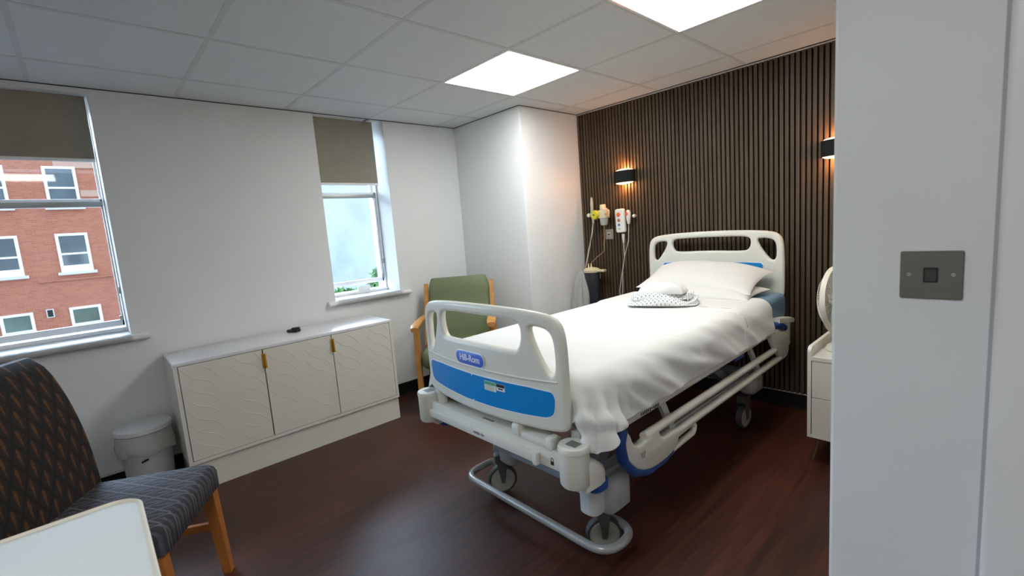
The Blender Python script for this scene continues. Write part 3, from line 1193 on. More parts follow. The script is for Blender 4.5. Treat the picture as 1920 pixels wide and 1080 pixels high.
# slate leg bracket seen right behind the near post
bm = BM()
lps = [[(BX + 0.315 + a, 1.24 + b_, 0.30) for a, b_ in ((-0.035, -0.03), (0.035, -0.03), (0.035, 0.03), (-0.035, 0.03))],
       [(BX + 0.315 + a, 1.46 + b_, 0.60) for a, b_ in ((-0.035, -0.05), (0.035, -0.05), (0.035, 0.05), (-0.035, 0.05))]]
loop_mesh(bm, lps)
obj('lifting_arm', bm, M_bedarm, bed)
# top frame and mattress deck
bm = BM()
for s in (-1, 1):
    box(bm, BX + s * 0.40 - 0.02, BX + s * 0.40 + 0.02, FY + 0.06, HY - 0.03, 0.545, 0.60, 0.004)
for yy in (1.30, 1.75, 2.2, 2.6):
    box(bm, BX - 0.40, BX + 0.40, yy - 0.02, yy + 0.02, 0.55, 0.595)
obj('deck_frame', bm, M_bedgrey, bed)
simple('mattress_deck', lambda q: box(q, BX - 0.42, BX + 0.42, FY + 0.085, 3.02, 0.60, 0.618, 0.004), M_bedarm, bed)

# bumper hoop around the foot castors
z_ = 0.108
hoop = fillet([(BX + 0.2, 1.395, z_), (BX + 0.432, 1.395, z_), (BX + 0.432, 1.208, z_), (BX - 0.41, 1.215, z_), (BX - 0.41, 1.395, z_), (BX - 0.35, 1.395, z_ + 0.0)], 0.095, 12)
hoop = [p + Vector((0, 0, 0.0)) for p in hoop]
bm = BM()
tube(bm, hoop, 0.0165, 12)
obj('bumper_hoop', bm, M_tube, bed)
bm = BM()
for xx in (BX + 0.22, BX - 0.365):
    bm = BM()
    box(bm, xx - 0.012, xx + 0.012, 1.375, 1.40, 0.10, 0.25, 0.003)
    obj('hoop_bracket', bm, M_bedgrey, bed)

# latches at the foot end
bm = BM()
box(bm, BX + 0.175, BX + 0.345, FY - 0.005, FY + 0.055, 0.541, 0.568, 0.004)
box(bm, BX + 0.165, BX + 0.20, FY - 0.012, FY + 0.05, 0.548, 0.592, 0.006)
box(bm, BX + 0.33, BX + 0.355, FY - 0.012, FY + 0.03, 0.545, 0.585, 0.004)
obj('foot_latch', bm, M_bed, bed)
bm = BM()
lathe(bm, [(0, 0.541), (0.02, 0.541), (0.022, 0.545), (0.019, 0.588), (0, 0.588)], (BX - 0.335, FY + 0.035, 0), 16)
box(bm, BX - 0.385, BX - 0.345, FY + 0.03, FY + 0.07, 0.541, 0.60, 0.008)
obj('foot_peg', bm, M_bed, bed)
bm = BM()
for s in (-1,):
    lathe(bm, [(0, -0.02), (0.018, -0.02), (0.02, -0.012), (0.02, 0.012), (0.018, 0.02), (0, 0.02)], (BX + s * 0.482, FY + 0.03, 0.49 if s < 0 else 0.47), 16, Matrix.Rotation(pi / 2, 4, 'Y'))
obj('end_roller', bm, M_bedgrey, bed)


# --- folded side rails
def side_rail(s):
    X = BX + s * 0.462
    rail = BM()
    tube(rail, [(BX + s * 0.448, 1.30, 0.575), (BX + s * 0.448, 2.80, 0.588)], 0.021, 12)
    r = obj('side_rail', rail, M_bed, bed)
    for zc, ya, yb in ((0.482, 1.42, 2.86), (0.415, 1.57, 2.95)):
        bm = BM()
        tube(bm, [(X, ya, zc), (X, yb, zc)], 0.017, 12)
        obj('rail_tube', bm, M_bed, r)
    # foot plate, profile in the y-z plane
    P = smooth_poly([(1.275, 0.555), (1.31, 0.545), (1.34, 0.475), (1.40, 0.468), (1.46, 0.497), (1.50, 0.495), (1.525, 0.44), (1.58, 0.435), (1.64, 0.438), (1.665, 0.41), (1.64, 0.360), (1.56, 0.345), (1.46, 0.345), (1.37, 0.372), (1.30, 0.43), (1.27, 0.50)], 2)
    bm = BM()
    MX = Matrix(((0, 0, 1, X), (1, 0, 0, 0), (0, 1, 0, 0), (0, 0, 0, 1)))
    shape(bm, P, [], 0.034, 0.010, MX, res=2)
    pl = obj('rail_end_plate', bm, M_bed, r, angle=50)
    # blue rim round the foot end of the plate
    rim = fillet([(X, 1.285, 0.560), (X, 1.268, 0.52), (X, 1.285, 0.44), (X, 1.35, 0.372), (X, 1.45, 0.336), (X, 1.56, 0.334), (X, 1.66, 0.352)], 0.06, 5)
    bm = BM()
    tube(bm, rim, lambda t_: 0.024 * (1 - 0.55 * t_), 10)
    obj('blue_rim', bm, M_bluepad, pl)
    # release handle loop
    bm = BM()
    tube(bm, fillet([(X, 1.62, 0.352), (X, 1.80, 0.358), (X, 1.82, 0.385), (X, 1.79, 0.405), (X, 1.66, 0.40)], 0.02, 5), 0.013, 10)
    obj('release_handle', bm, M_bed, pl)
    bm = BM()
    random.seed(5)
    for k in range(5):
        yy = 1.375 + 0.006 * k
        zz = 0.435 - 0.012 * (k % 2)
        box(bm, X + s * 0.0168, X + s * 0.0176, yy, yy + 0.003, zz - 0.006, zz + 0.006)
    obj('printed_mark', bm, M_darkink, pl)
    bm = BM()
    for k in range(11):
        yy = 1.40 + 0.012 * k
        hh = random.uniform(0.003, 0.009)
        box(bm, BX + s * 0.448 + s * 0.0205, BX + s * 0.448 + s * 0.0215, yy, yy + 0.006, 0.577 - hh, 0.577 + hh * .6)
    obj('printed_mark', bm, M_darkink, r)
    # head end bracket
    P = smooth_poly([(2.74, 0.60), (2.80, 0.612), (2.87, 0.575), (2.96, 0.56), (3.0, 0.53), (3.005, 0.44), (2.97, 0.405), (2.90, 0.40), (2.84, 0.455), (2.78, 0.50), (2.73, 0.56)], 2)
    bm = BM()
    shape(bm, P, [], 0.036, 0.010, MX, res=2)
    hp = obj('head_bracket', bm, M_bed, r, angle=50)
    bm = BM()
    tube(bm, [(X, 2.70, 0.60), (X, 2.76, 0.628), (X, 2.88, 0.612), (X, 2.97, 0.578)], lambda t_: 0.020, 10)
    obj('blue_rim', bm, M_bluepad, hp)
    bm = BM()
    lps = []
    for yy, w_, h_ in ((2.84, 0.018, 0.02), (2.95, 0.024, 0.022), (3.06, 0.026, 0.018), (3.10, 0.018, 0.010)):
        lps.append([(X + a * w_, yy, 0.645 - (yy - 2.84) * 0.16 + b_ * h_) for a, b_ in ((-1, -0.7), (0, -1), (1, -0.7), (1, 0.7), (0, 1), (-1, 0.7))])
    loop_mesh(bm, lps)
    obj('head_lever', bm, M_bed, hp)
    for yy in (1.62, 2.55):
        bm = BM()
        lps = [[(BX + s * 0.41 + a, yy + b_, 0.57) for a, b_ in ((-0.008, -0.02), (0.008, -0.02), (0.008, 0.02), (-0.008, 0.02))],
               [(BX + s * 0.452 + a, yy + 0.03 + b_, 0.42) for a, b_ in ((-0.008, -0.02), (0.008, -0.02), (0.008, 0.02), (-0.008, 0.02))]]
        loop_mesh(bm, lps)
        obj('rail_arm', bm, M_bedgrey, r)
    bm = BM()
    box(bm, BX + s * 0.432, BX + s * 0.445, 2.30, 2.42, 0.535, 0.575, 0.004)
    obj('blue_lock', bm, M_bluepad, r)


side_rail(1)
side_rail(-1)

# ------------------------------------------------------------------ mattress, sheet, pillows
MX0, MX1, MY0, MY1, MZ0, MZ1 = BX - 0.45, BX + 0.452, 1.125, 3.08, 0.6185, 0.772
bm = BM()
box(bm, MX0 + 0.008, MX1 - 0.008, MY0 + 0.04, MY1, MZ0, MZ1, 0.035, 6)
tag(obj('mattress', bm, M_mattress, angle=50), 'pale blue wipe-clean mattress lying on the hospital bed', 'mattress')


def grid_bm(bm, G, flip=False):
    nx, ny = G.shape[:2]
    vs = [[bm.verts.new(G[i, j]) for j in range(ny)] for i in range(nx)]
    for i in range(nx - 1):
        for j in range(ny - 1):
            bm.faces.new((vs[i][j], vs[i + 1][j], vs[i + 1][j + 1], vs[i][j + 1]))
    return vs


def grid_normals(G):
    du = np.gradient(G, axis=0)
    dv = np.gradient(G, axis=1)
    n = np.cross(du, dv)
    return n / (np.linalg.norm(n, axis=-1, keepdims=True) + 1e-9)


def cloth_sheet():
    """small position-based cloth relaxed over the mattress"""
    rng = np.random.default_rng(4)
    dx = 0.0165
    x0, x1 = MX0 - 0.15, MX1 + 0.152
    y0, y1 = MY0 - 0.115, 2.755
    nx, ny = int((x1 - x0) / dx) + 1, int((y1 - y0) / dx) + 1
    gx, gy = np.meshgrid(np.linspace(x0, x1, nx), np.linspace(y0, y1, ny), indexing='ij')
    P = np.stack([gx, gy, np.full_like(gx, MZ1 + 0.006)], -1)
    # start: overhang folded down part way with a rough ripple
    R = 0.058
    ox = np.maximum(P[..., 0] - (MX1 - R), 0)
    P[..., 0] -= ox * 0.55
    P[..., 2] -= ox * 0.75
    ox = np.maximum((MX0 + R) - P[..., 0], 0)
    P[..., 0] += ox * 0.55
    P[..., 2] -= ox * 0.75
    oy = np.maximum((MY0 + R) - P[..., 1], 0)
    P[..., 1] += oy * 0.78
    P[..., 2] -= oy * 0.9
    P += rng.normal(0, 0.0012, P.shape)
    V = np.zeros_like(P)
    lx, ly = gx[1, 0] - gx[0, 0], gy[0, 1] - gy[0, 0]
    ld = hypot(lx, ly)
    zl = MZ0 - 0.12
    c = np.array([(MX0 + MX1) / 2, (MY0 + MY1 + 0.3) / 2, (zl + MZ1) / 2])
    h = np.array([(MX1 - MX0) / 2, (MY1 + 0.3 - MY0) / 2, (MZ1 - zl) / 2]) - R

    def con(A, B, L, k):
        d = B - A
        n = np.sqrt((d * d).sum(-1, keepdims=True)) + 1e-9
        e = d * ((n - L) / n * 0.5 * k)
        A += e
        B -= e

    def collide(P, Q):
        q = P - c
        a = np.abs(q) - h
        o = np.maximum(a, 0)
        n = np.sqrt((o * o).sum(-1)) + 1e-12
        ins = np.minimum(np.max(a, -1), 0)
        sd = n * (np.max(a, -1) > 0) + ins - R - 0.006
        hit = sd < 0
        g = o / n[..., None] * np.sign(q)
        # inside the core: push along the nearest axis
        core = np.max(a, -1) <= 0
        ax = np.argmax(a, -1)
        g2 = np.zeros_like(P)
        np.put_along_axis(g2, ax[..., None], np.take_along_axis(np.sign(q), ax[..., None], -1), -1)
        g = np.where(core[..., None], g2, g)
        push = np.where(hit, -sd, 0)[..., None] * g
        P += push
        # friction
        t = P - Q
        tn = (t * g).sum(-1, keepdims=True) * g
        P -= np.where(hit[..., None], (t - tn) * 0.55, 0)
        # the foot board stands in front
        f = (np.abs(P[..., 0] - BX) < 0.41) & (P[..., 2] < 1.0)
        P[..., 1] = np.where(f, np.maximum(P[..., 1], FY + 0.066), P[..., 1])
        P[..., 1] = np.maximum(P[..., 1], FY + 0.045)
        P[..., 2] = np.maximum(P[..., 2], 0.3)

    Q0 = P.copy()
    top_row = P[:, -1, :].copy()
    for it in range(150):
        Q = P.copy()
        V[..., 2] -= 9.8 * 0.012
        V *= 0.965
        P = P + V * 0.012
        for _ in range(9):
            for o_ in (0, 1):
                con(P[o_:-1:2][: (nx - o_) // 2], P[o_ + 1::2][: (nx - o_) // 2], lx, 1.0)
                con(P[:, o_:-1:2][:, : (ny - o_) // 2], P[:, o_ + 1::2][:, : (ny - o_) // 2], ly, 1.0)
            for o_ in (0, 1):
                m_ = (nx - o_) // 2
                con(P[o_:-1:2, :-1][:m_], P[o_ + 1::2, 1:][:m_], ld, 0.45)
                con(P[o_:-1:2, 1:][:m_], P[o_ + 1::2, :-1][:m_], ld, 0.45)
            for o_ in (0, 1, 2, 3):
                m_ = len(P[o_ + 2::4])
                con(P[o_::4][:m_], P[o_ + 2::4], 2 * lx, 0.16)
                m_ = P[:, o_ + 2::4].shape[1]
                con(P[:, o_::4][:, :m_], P[:, o_ + 2::4], 2 * ly, 0.16)
            collide(P, Q)
        V = (P - Q) / 0.012
        sp = np.sqrt((V * V).sum(-1, keepdims=True))
        V *= np.minimum(1, 1.5 / (sp + 1e-9))
    # the hanging side flares out a little towards its hem
    dr = np.clip((MZ1 - 0.03 - P[..., 2]) / 0.18, 0, 1.2)
    P[..., 0] += np.where(P[..., 0] > MX1 - 0.2, 0.018 * dr, 0)
    low = P[..., 2] < 0.55
    P[..., 2] = np.where(low, 0.55 + (P[..., 2] - 0.55) * 0.22, P[..., 2])
    # soft creases raking across the hanging side, strongest near the foot corner
    n = grid_normals(P)
    for i in range(nx):
        for j in range(ny):
            p = P[i, j]
            drop = (MZ1 - p[2]) / 0.18
            if p[0] > BX:
                f = min(1.0, max(0.0, 0.22 + drop * 1.1)) if p[0] > MX1 - 0.16 else 0.0
                f *= min(1.0, max(0.0, (p[0] - (MX1 - 0.16)) / 0.12))
                f *= 0.35 + 0.65 * min(1.0, max(0.0, (2.5 - p[1]) / 1.2))
                a = (p[1] * 0.55 + (p[2] - MZ1) * 1.0 - (p[0] - MX1) * 0.6)
                b_ = (p[1] * 0.8 - (p[2] - MZ1) * 0.55)
                w = (0.55 - 1.6 * abs(noise.noise((a * 9.0, b_ * 2.3, 1.7)))) + 0.55 * noise.noise((a * 21.0, b_ * 4.0, 4.2)) + 0.25 * noise.noise((a * 44.0, b_ * 7.0, 9.1))
                P[i, j] = p + n[i, j] * (max(w, -0.22) + 0.12) * 0.032 * f
    return P


SHEET = cloth_sheet()


def solid_sheet(name, G, m, parent=None, th=0.0022, sub=1):
    bm = BM()
    grid_bm(bm, G)
    o = obj(name, bm, m, parent, angle=180)
    md = o.modifiers.new('thickness', 'SOLIDIFY')
    md.thickness = th
    md.offset = 1.0
    if sub:
        ms = o.modifiers.new('smooth', 'SUBSURF')
        ms.levels = sub
        ms.render_levels = sub
    return o


sheet = solid_sheet('bed_sheet', SHEET, M_sheet)
tag(sheet, 'white cotton sheet draped over the bed with creases hanging at the near corner', 'sheet')
# turned-down band at the head of the sheet
NYs = SHEET.shape[1]
jb = int(NYs * 0.765)
Nn = grid_normals(SHEET)
band = SHEET[:, jb:, :] + Nn[:, jb:, :] * 0.0065
band[:, 0, :] -= Nn[:, jb, :] * 0.0062
ob = solid_sheet('turned_down_band', band, M_sheet, sheet)
# stitched hem line along the band
row = band[:, 2, :] + Nn[:, jb + 2, :] * 0.0035
for i in range(0, len(row) - 4, 7):
    if row[i, 0] > BX + 0.02:
        bm = BM()
        tube(bm, [row[i], row[i + 1], row[i + 2], row[i + 3]], 0.0008, 5)
        obj('hem_stitch', bm, M_thread, sheet)


def pillow_grid(a, b_, T, n=26, m=20, seed=0, amp=0.006, pinch=0.07, low=0.25):
    top, bot = np.zeros((n + 1, m + 1, 3)), np.zeros((n + 1, m + 1, 3))
    for i in range(n + 1):
        for j in range(m + 1):
            u, v = sin((2 * i / n - 1) * pi / 2), sin((2 * j / m - 1) * pi / 2)
            x_ = a * u * (1 - pinch * (1 - v * v))
            y_ = b_ * v * (1 - pinch * (1 - u * u))
            e = max(0.0, (1 - abs(u) ** 2.6) * (1 - abs(v) ** 2.6)) ** 0.55
            q = noise.noise((x_ * 7 + seed, y_ * 7, seed * 1.7)) * amp + noise.noise((x_ * 20 + seed, y_ * 20, 3.1)) * amp * .4
            top[i, j] = (x_, y_, T * e + q * e ** .5)
            bot[i, j] = (x_, y_, -T * low * e)
    return top, bot


def pillow_bm(bm, top, bot, mx):
    n, m = top.shape[0], top.shape[1]
    vt = [[bm.verts.new(mx @ Vector(top[i, j])) for j in range(m)] for i in range(n)]
    vb = [[vt[i][j] if i in (0, n - 1) or j in (0, m - 1) else bm.verts.new(mx @ Vector(bot[i, j])) for j in range(m)] for i in range(n)]
    uv = bm.loops.layers.uv.verify()
    for i in range(n - 1):
        for j in range(m - 1):
            f = bm.faces.new((vt[i][j], vt[i + 1][j], vt[i + 1][j + 1], vt[i][j + 1]))
            for lp, (ii, jj) in zip(f.loops, ((i, j), (i + 1, j), (i + 1, j + 1), (i, j + 1))):
                lp[uv].uv = (top[ii, jj][0], top[ii, jj][1])
            q = (vb[i][j], vb[i][j + 1], vb[i + 1][j + 1], vb[i + 1][j])
            if len(set(q)) == 4:
                f = bm.faces.new(q)
                for lp, (ii, jj) in zip(f.loops, ((i, j), (i, j + 1), (i + 1, j + 1), (i + 1, j))):
                    lp[uv].uv = (top[ii, jj][0], top[ii, jj][1])


def pillow(label, c, a, b_, T, rx, ry, rz, seed, droop=0.0):
    top, bot = pillow_grid(a, b_, T, seed=seed)
    for G in (top, bot):
        u = np.clip(G[..., 0] / a, 0, 1)
        v = np.clip(G[..., 1] / b_ * 0.5 + 0.5, 0, 1)
        G[..., 2] -= droop * u ** 2.5 * v
        ul = np.clip(-G[..., 0] / a, 0, 1)
        G[..., 2] -= droop * 0.55 * ul ** 2.5 * v
    mx = Matrix.Translation(c) @ Matrix.Rotation(rz, 4, 'Z') @ Matrix.Rotation(rx, 4, 'X') @ Matrix.Rotation(ry, 4, 'Y')
    bm = BM()
    pillow_bm(bm, top, bot, mx)
    o = obj('pillow', bm, M_pillow, angle=80)
    md = o.modifiers.new('smooth', 'SUBSURF')
    md.levels = 1
    md.render_levels = 1
    return tag(o, label, 'pillow', 'stacked pillows on the bed')


pillow('white pillow lying flat underneath the other pillow', (BX + 0.035, 2.81, 0.796), 0.355, 0.165, 0.062, radians(3), 0, radians(-2), 3)
pillow('white pillow on top, leaning back against the headboard', (BX + 0.006, 2.875, 0.884), 0.372, 0.18, 0.062, radians(23), radians(1.0), radians(-1.5), 11, 0.055)

# folded patterned gown and white cloth
t = thing('folded_gown', 'folded hospital gown with small grey pattern lying on the sheet', 'gown', (-1.355, 2.405, MZ1 + 0.009), radians(24))
for nm, cc, a, b_, T, rz, sd in (('lower_fold', (0, 0, 0.014), 0.178, 0.108, 0.044, 0, 2), ('upper_fold', (-0.012, 0.018, 0.036), 0.150, 0.080, 0.032, 0.16, 5)):
    top, bot = pillow_grid(a, b_, T, seed=sd, amp=0.034, pinch=-0.10, low=0.3)
    bm = BM()
    pillow_bm(bm, top, bot, Matrix.Translation(cc) @ Matrix.Rotation(rz, 4, 'Z'))
    o = obj(nm, bm, M_gown, t, local=True, angle=80)
bm = BM()
for k in range(3):
    sp = []
    for q in range(26):
        a = q / 25 * 4.2 * pi
        r_ = 0.006 + 0.0011 * q
        sp.append((0.135 + 0.012 * k, -0.01 + 0.03 * k + r_ * cos(a) * 1.2, 0.045 + r_ * sin(a) * 0.9))
    tube(bm, sp, 0.0035, 6)
obj('rolled_end', bm, M_gown, t, local=True)
bm = BM()
tube(bm, fillet([(0.12, -0.085, 0.012), (0.17, -0.07, 0.03), (0.19, -0.02, 0.05), (0.175, 0.03, 0.05), (0.13, 0.05, 0.055)], 0.03, 6), lambda t_: 0.006, 8)
obj('tie_band', bm, M_sheet, t, local=True)
top, bot = pillow_grid(0.125, 0.08, 0.05, seed=9, amp=0.055, pinch=-0.08, low=0.2)
bm = BM()
pillow_bm(bm, top, bot, Matrix.Translation((-1.375, 2.445, MZ1 + 0.076)) @ Matrix.Rotation(radians(15), 4, 'Z'))
o = obj('white_cloth', bm, M_sheet, angle=80)
md = o.modifiers.new('smooth', 'SUBSURF')
md.levels = md.render_levels = 1
tag(o, 'crumpled plain white cloth lying on the folded gown', 'cloth')
# ================================================================== SIDEBOARD
SBX0, SBX1 = XW + 0.02, -2.925          # back and front
SBY0, SBY1 = 0.262, 1.512
SBZ0, SBZ1 = 0.155, 0.716
sb = thing('sideboard', 'long cream sideboard with three wave-carved doors and brass pulls', 'sideboard', ((SBX0 + SBX1) / 2, (SBY0 + SBY1) / 2, 0))
SB_ROT = 0.0
bm = BM()
box(bm, SBX0, SBX1, SBY0, SBY1, SBZ1 - 0.018, SBZ1, 0.0015)
obj('top', bm, M_cabtop, sb)
bm = BM()
box(bm, SBX0, SBX1, SBY0, SBY0 + 0.018, SBZ0, SBZ1 - 0.018)
box(bm, SBX0, SBX1, SBY1 - 0.018, SBY1, SBZ0, SBZ1 - 0.018)
box(bm, SBX0, SBX1, SBY0 + 0.018, SBY1 - 0.018, SBZ0, SBZ0 + 0.018)
box(bm, SBX0, SBX0 + 0.008, SBY0 + 0.018, SBY1 - 0.018, SBZ0, SBZ1 - 0.018)
obj('body', bm, M_cab, sb)
simple('plinth', lambda q: box(q, SBX0 + 0.02, SBX1 - 0.012, SBY0 + 0.012, SBY1 - 0.004, 0, SBZ0), M_cab, sb)
simple('interior', lambda q: box(q, SBX0 + 0.01, SBX1 - 0.024, SBY0 + 0.02, SBY1 - 0.02, SBZ0 + 0.02, SBZ1 - 0.02), M_black, sb)


def carved_door(y0, y1, z0, z1, xf, seed):
    """a door front with raised wave ribs, as a fine height field"""
    bm = BM()
    box(bm, xf - 0.018, xf, y0, y1, z0, z1, 0.001, 1)
    rnd = random.Random(seed)
    w = y1 - y0
    # columns of parallel wavy ribs, the waves slanting down to the right
    for col, (c0, c1, dz) in enumerate(((0.02, 0.43, 0.02), (0.58, 0.985, 0.055))):
        zz = z0 - 0.04 + dz
        while zz < z1 + 0.06:
            pts = []
            for k in range(15):
                t_ = k / 14
                yy = y0 + w * (c0 + (c1 - c0) * t_)
                zc = zz + 0.075 - 0.15 * t_ - 0.014 * sin(t_ * 2 * pi)
                if z0 + 0.006 < zc < z1 - 0.006:
                    pts.append((xf, yy, zc))
            if len(pts) > 3:
                tube(bm, pts, 0.0017, 6)
            zz += 0.075
    return bm


d0, d1 = SBY0 + 0.020, SBY1 - 0.020
dw = (d1 - d0) / 3
for k in range(3):
    g0 = 0.0015 if k != 1 else 0.003
    a, b_ = d0 + dw * k + 0.0015 + (0.003 if k == 1 else 0), d0 + dw * (k + 1) - 0.0015
    dd = obj('door', carved_door(a, b_, SBZ0 + 0.0205, SBZ1 - 0.0205, SBX1 - 0.002 + (0.004 if k == 2 else 0), k), M_cab, sb)
    if k > 0:
        yy = a
        bm = BM()
        zt = SBZ1 - 0.045
        xx = SBX1 - 0.002 + (0.004 if k == 2 else 0)
        box(bm, xx, xx + 0.003, yy - 0.012, yy + 0.012, zt - 0.085, zt, 0.0008, 1)
        box(bm, xx, xx + 0.020, yy - 0.001, yy + 0.003, zt - 0.085, zt, 0.0008, 1)
        obj('handle', bm, M_brass, dd)

t = thing('remote_control', 'small black remote lying on the sideboard top', 'remote', (-3.19, 0.95, SBZ1), radians(-60))
bm = BM()
rslab(bm, 0.05, 0.08, 0, 0.018, 0.01, 0.004)
obj('body', bm, M_blackpl, t, local=True)
bm = BM()
rslab(bm, 0.036, 0.05, 0.018, 0.032, 0.009, 0.003, mx=Matrix.Translation((0.012, 0.03, 0)) @ Matrix.Rotation(0.5, 4, 'Z'))
obj('holder', bm, M_blackpl, t, local=True)
bm = BM()
lathe(bm, [(0.006, 0.018), (0.006, 0.0195), (0, 0.0195)], (-0.004, -0.012, 0), 12)
obj('button', bm, M_btngrey, t, local=True)

# ================================================================== PEDAL BIN
BNX, BNY = XW + 0.155, 0.115
t = thing('waste_bin', 'white round waste bin with flat lid between chair and sideboard', 'bin', (BNX, BNY, 0))
bm = BM()
lathe(bm, [(0, 0.0), (0.098, 0.0), (0.101, 0.006), (0.118, 0.335), (0.121, 0.341), (0.112, 0.341), (0.10, 0.05), (0, 0.05)], (BNX, BNY, 0), 40)
obj('body', bm, M_bin, t)
bm = BM()
lathe(bm, [(0, 0.347), (0.122, 0.347), (0.126, 0.351), (0.126, 0.372), (0.122, 0.377), (0.09, 0.379), (0, 0.380)], (BNX, BNY, 0), 40)
obj('lid', bm, M_binlid, t)
bm = BM()
rings = []
for q, (r_, z_) in enumerate(((0.121, 0.346), (0.125, 0.33), (0.128, 0.305), (0.132, 0.28), (0.135, 0.255), (0.130, 0.240))):
    rg = []
    for k in range(56):
        a = 2 * pi * k / 56
        nn = noise.noise((cos(a) * 3, sin(a) * 3, q * 0.6)) * 0.010 * (0.2 + q / 4)
        nz_ = noise.noise((cos(a) * 1.6 + 5, sin(a) * 1.6, 1.0)) * 0.022 * (q / 5)
        rg.append((BNX + (r_ + nn) * cos(a), BNY + (r_ + nn) * sin(a), z_ + nz_))
    rings.append(rg)
loop_mesh(bm, rings, cap=False)
obj('bin_liner', bm, M_liner, t, angle=80)
bm = BM()
box(bm, 0, 0.012, -0.016, 0.016, 0, 0.01, 0.002, mx=Matrix.Translation((BNX, BNY, 0)) @ Matrix.Rotation(radians(-5), 4, 'Z') @ Matrix.Translation((0.110, -0.01, 0.205)) @ Matrix.Rotation(0.3, 4, 'X'))
obj('catch', bm, M_blackpl, t)
bm = BM()
box(bm, BNX - 0.02, BNX + 0.02, BNY - 0.16, BNY - 0.09, 0.012, 0.03, 0.004)
obj('pedal', bm, M_bin, t)

# ================================================================== PATTERNED CHAIR
t = thing('dining_chair', 'wooden-legged chair in brown and grey diamond-woven upholstery, near left', 'chair', (-2.04, -0.023, 0), radians(-30))
bm = BM()
lps = []
for z_, i_ in ((0.355, 0.012), (0.362, 0.0), (0.42, 0.0), (0.438, 0.006), (0.447, 0.022)):
    lp = []
    for x_, y_ in rrect(0.46 - 2 * i_, 0.47 - 2 * i_, max(0.035 - i_ * .5, 0.01), 5):
        lp.append((x_, y_ - 0.012, z_ - 0.012 * (0.5 - y_) * 0.6 + (0.006 if z_ > 0.44 else 0)))
    lps.append(lp)
loop_mesh(bm, lps)
obj('seat', bm, M_chairseat, t, local=True, angle=60)
bm = BM()
lps = []
nB = 14
for k in range(nB + 1):
    s_ = k / nB
    z_ = 0.37 + 0.585 * s_
    hw = 0.236 - 0.002 * s_ - (0.018 if k == nB else 0.004 if k == nB - 1 else 0)
    tk = 0.036 - 0.008 * s_ - (0.012 if k == nB else 0)
    yc = -0.172 - 0.03 * s_ - 0.095 * s_ ** 3 - 0.036 + 0.008 * s_
    if k == nB:
        z_ -= 0.002
    lps.append([(x_, yc + y_, z_) for x_, y_ in rrect(2 * hw, 2 * tk, min(0.02, tk * .8), 4)])
loop_mesh(bm, lps)
obj('backrest', bm, M_chairback, t, local=True, angle=60)


def leg_bm(x0, y0, z0, x1, y1, z1, w0, w1):
    bm = BM()
    loop_mesh(bm, [[(x0 + a * w0, y0 + b_ * w0, z0) for a, b_ in ((-1, -1), (1, -1), (1, 1), (-1, 1))],
                   [(x1 + a * w1, y1 + b_ * w1, z1) for a, b_ in ((-1, -1), (1, -1), (1, 1), (-1, 1))]])
    return bm


for s in (-1, 1):
    obj('leg', leg_bm(s * 0.19, 0.212, 0, s * 0.195, 0.185, 0.36, 0.015, 0.022), M_beech, t, local=True)
    obj('leg', leg_bm(s * 0.19, -0.30, 0, s * 0.195, -0.20, 0.36, 0.015, 0.022), M_beech, t, local=True)
    obj('stretcher', simple_bm := leg_bm(s * 0.193, -0.25, 0.20, s * 0.193, 0.195, 0.20, 0.001, 0.001) if False else (lambda q: (box(q, s * 0.193 - 0.009, s * 0.193 + 0.009, -0.25, 0.19, 0.185, 0.215, 0.002), q)[1])(BM()), M_beech, t, local=True)

# ================================================================== OVERBED TABLE (near)
t = thing('overbed_table', 'white rounded overbed table top in the near left corner', 'table', (-0.945, -0.19, 0))
TZ = 0.745
bm = BM()
rslab(bm, 0.78, 0.42, TZ - 0.024, TZ - 0.004, 0.055, 0.004, 8, cx=-0.95, cy=-0.19)
obj('table_top', bm, M_table, t)
bm = BM()
o1, o2 = rrect(0.784, 0.424, 0.056, 8, -0.95, -0.19), rrect(0.766, 0.406, 0.05, 8, -0.95, -0.19)
A = [[(x_, y_, z_) for x_, y_ in o1] for z_ in (TZ - 0.022, TZ - 0.002)]
vs = [[bm.verts.new(p) for p in lp] for lp in (A[0], A[1], [(x_, y_, TZ + 0.001) for x_, y_ in rrect(0.777, 0.417, 0.054, 8, -0.95, -0.19)], [(x_, y_, TZ - 0.004) for x_, y_ in o2])]
for L0, L1 in zip(vs, vs[1:]):
    for k in range(len(L0)):
        bm.faces.new((L0[k], L0[(k + 1) % len(L0)], L1[(k + 1) % len(L0)], L1[k]))
obj('raised_edge', bm, M_edge, t)
simple('column', lambda q: box(q, -0.63, -0.57, -0.22, -0.16, 0.10, TZ - 0.024, 0.006), M_bedgrey, t)
bm = BM()
box(bm, -0.64, -0.56, -0.36, -0.02, 0.06, 0.10, 0.006)
for yy in (-0.35, -0.06):
    box(bm, -1.2, -0.56, yy, yy + 0.03, 0.06, 0.085, 0.005)
obj('base_frame', bm, M_bedgrey, t)
for xx in (-1.18, -0.6):
    for yy in (-0.335, -0.045):
        bm = BM()
        lathe(bm, [(0, -0.012), (0.028, -0.012), (0.03, 0), (0.028, 0.012), (0, 0.012)], (xx, yy, 0.0302), 20, Matrix.Rotation(pi / 2, 4, 'X'))
        box(bm, xx - 0.006, xx + 0.006, yy - 0.008, yy + 0.008, 0.05, 0.066)
        obj('castor', bm, M_tyre, t)

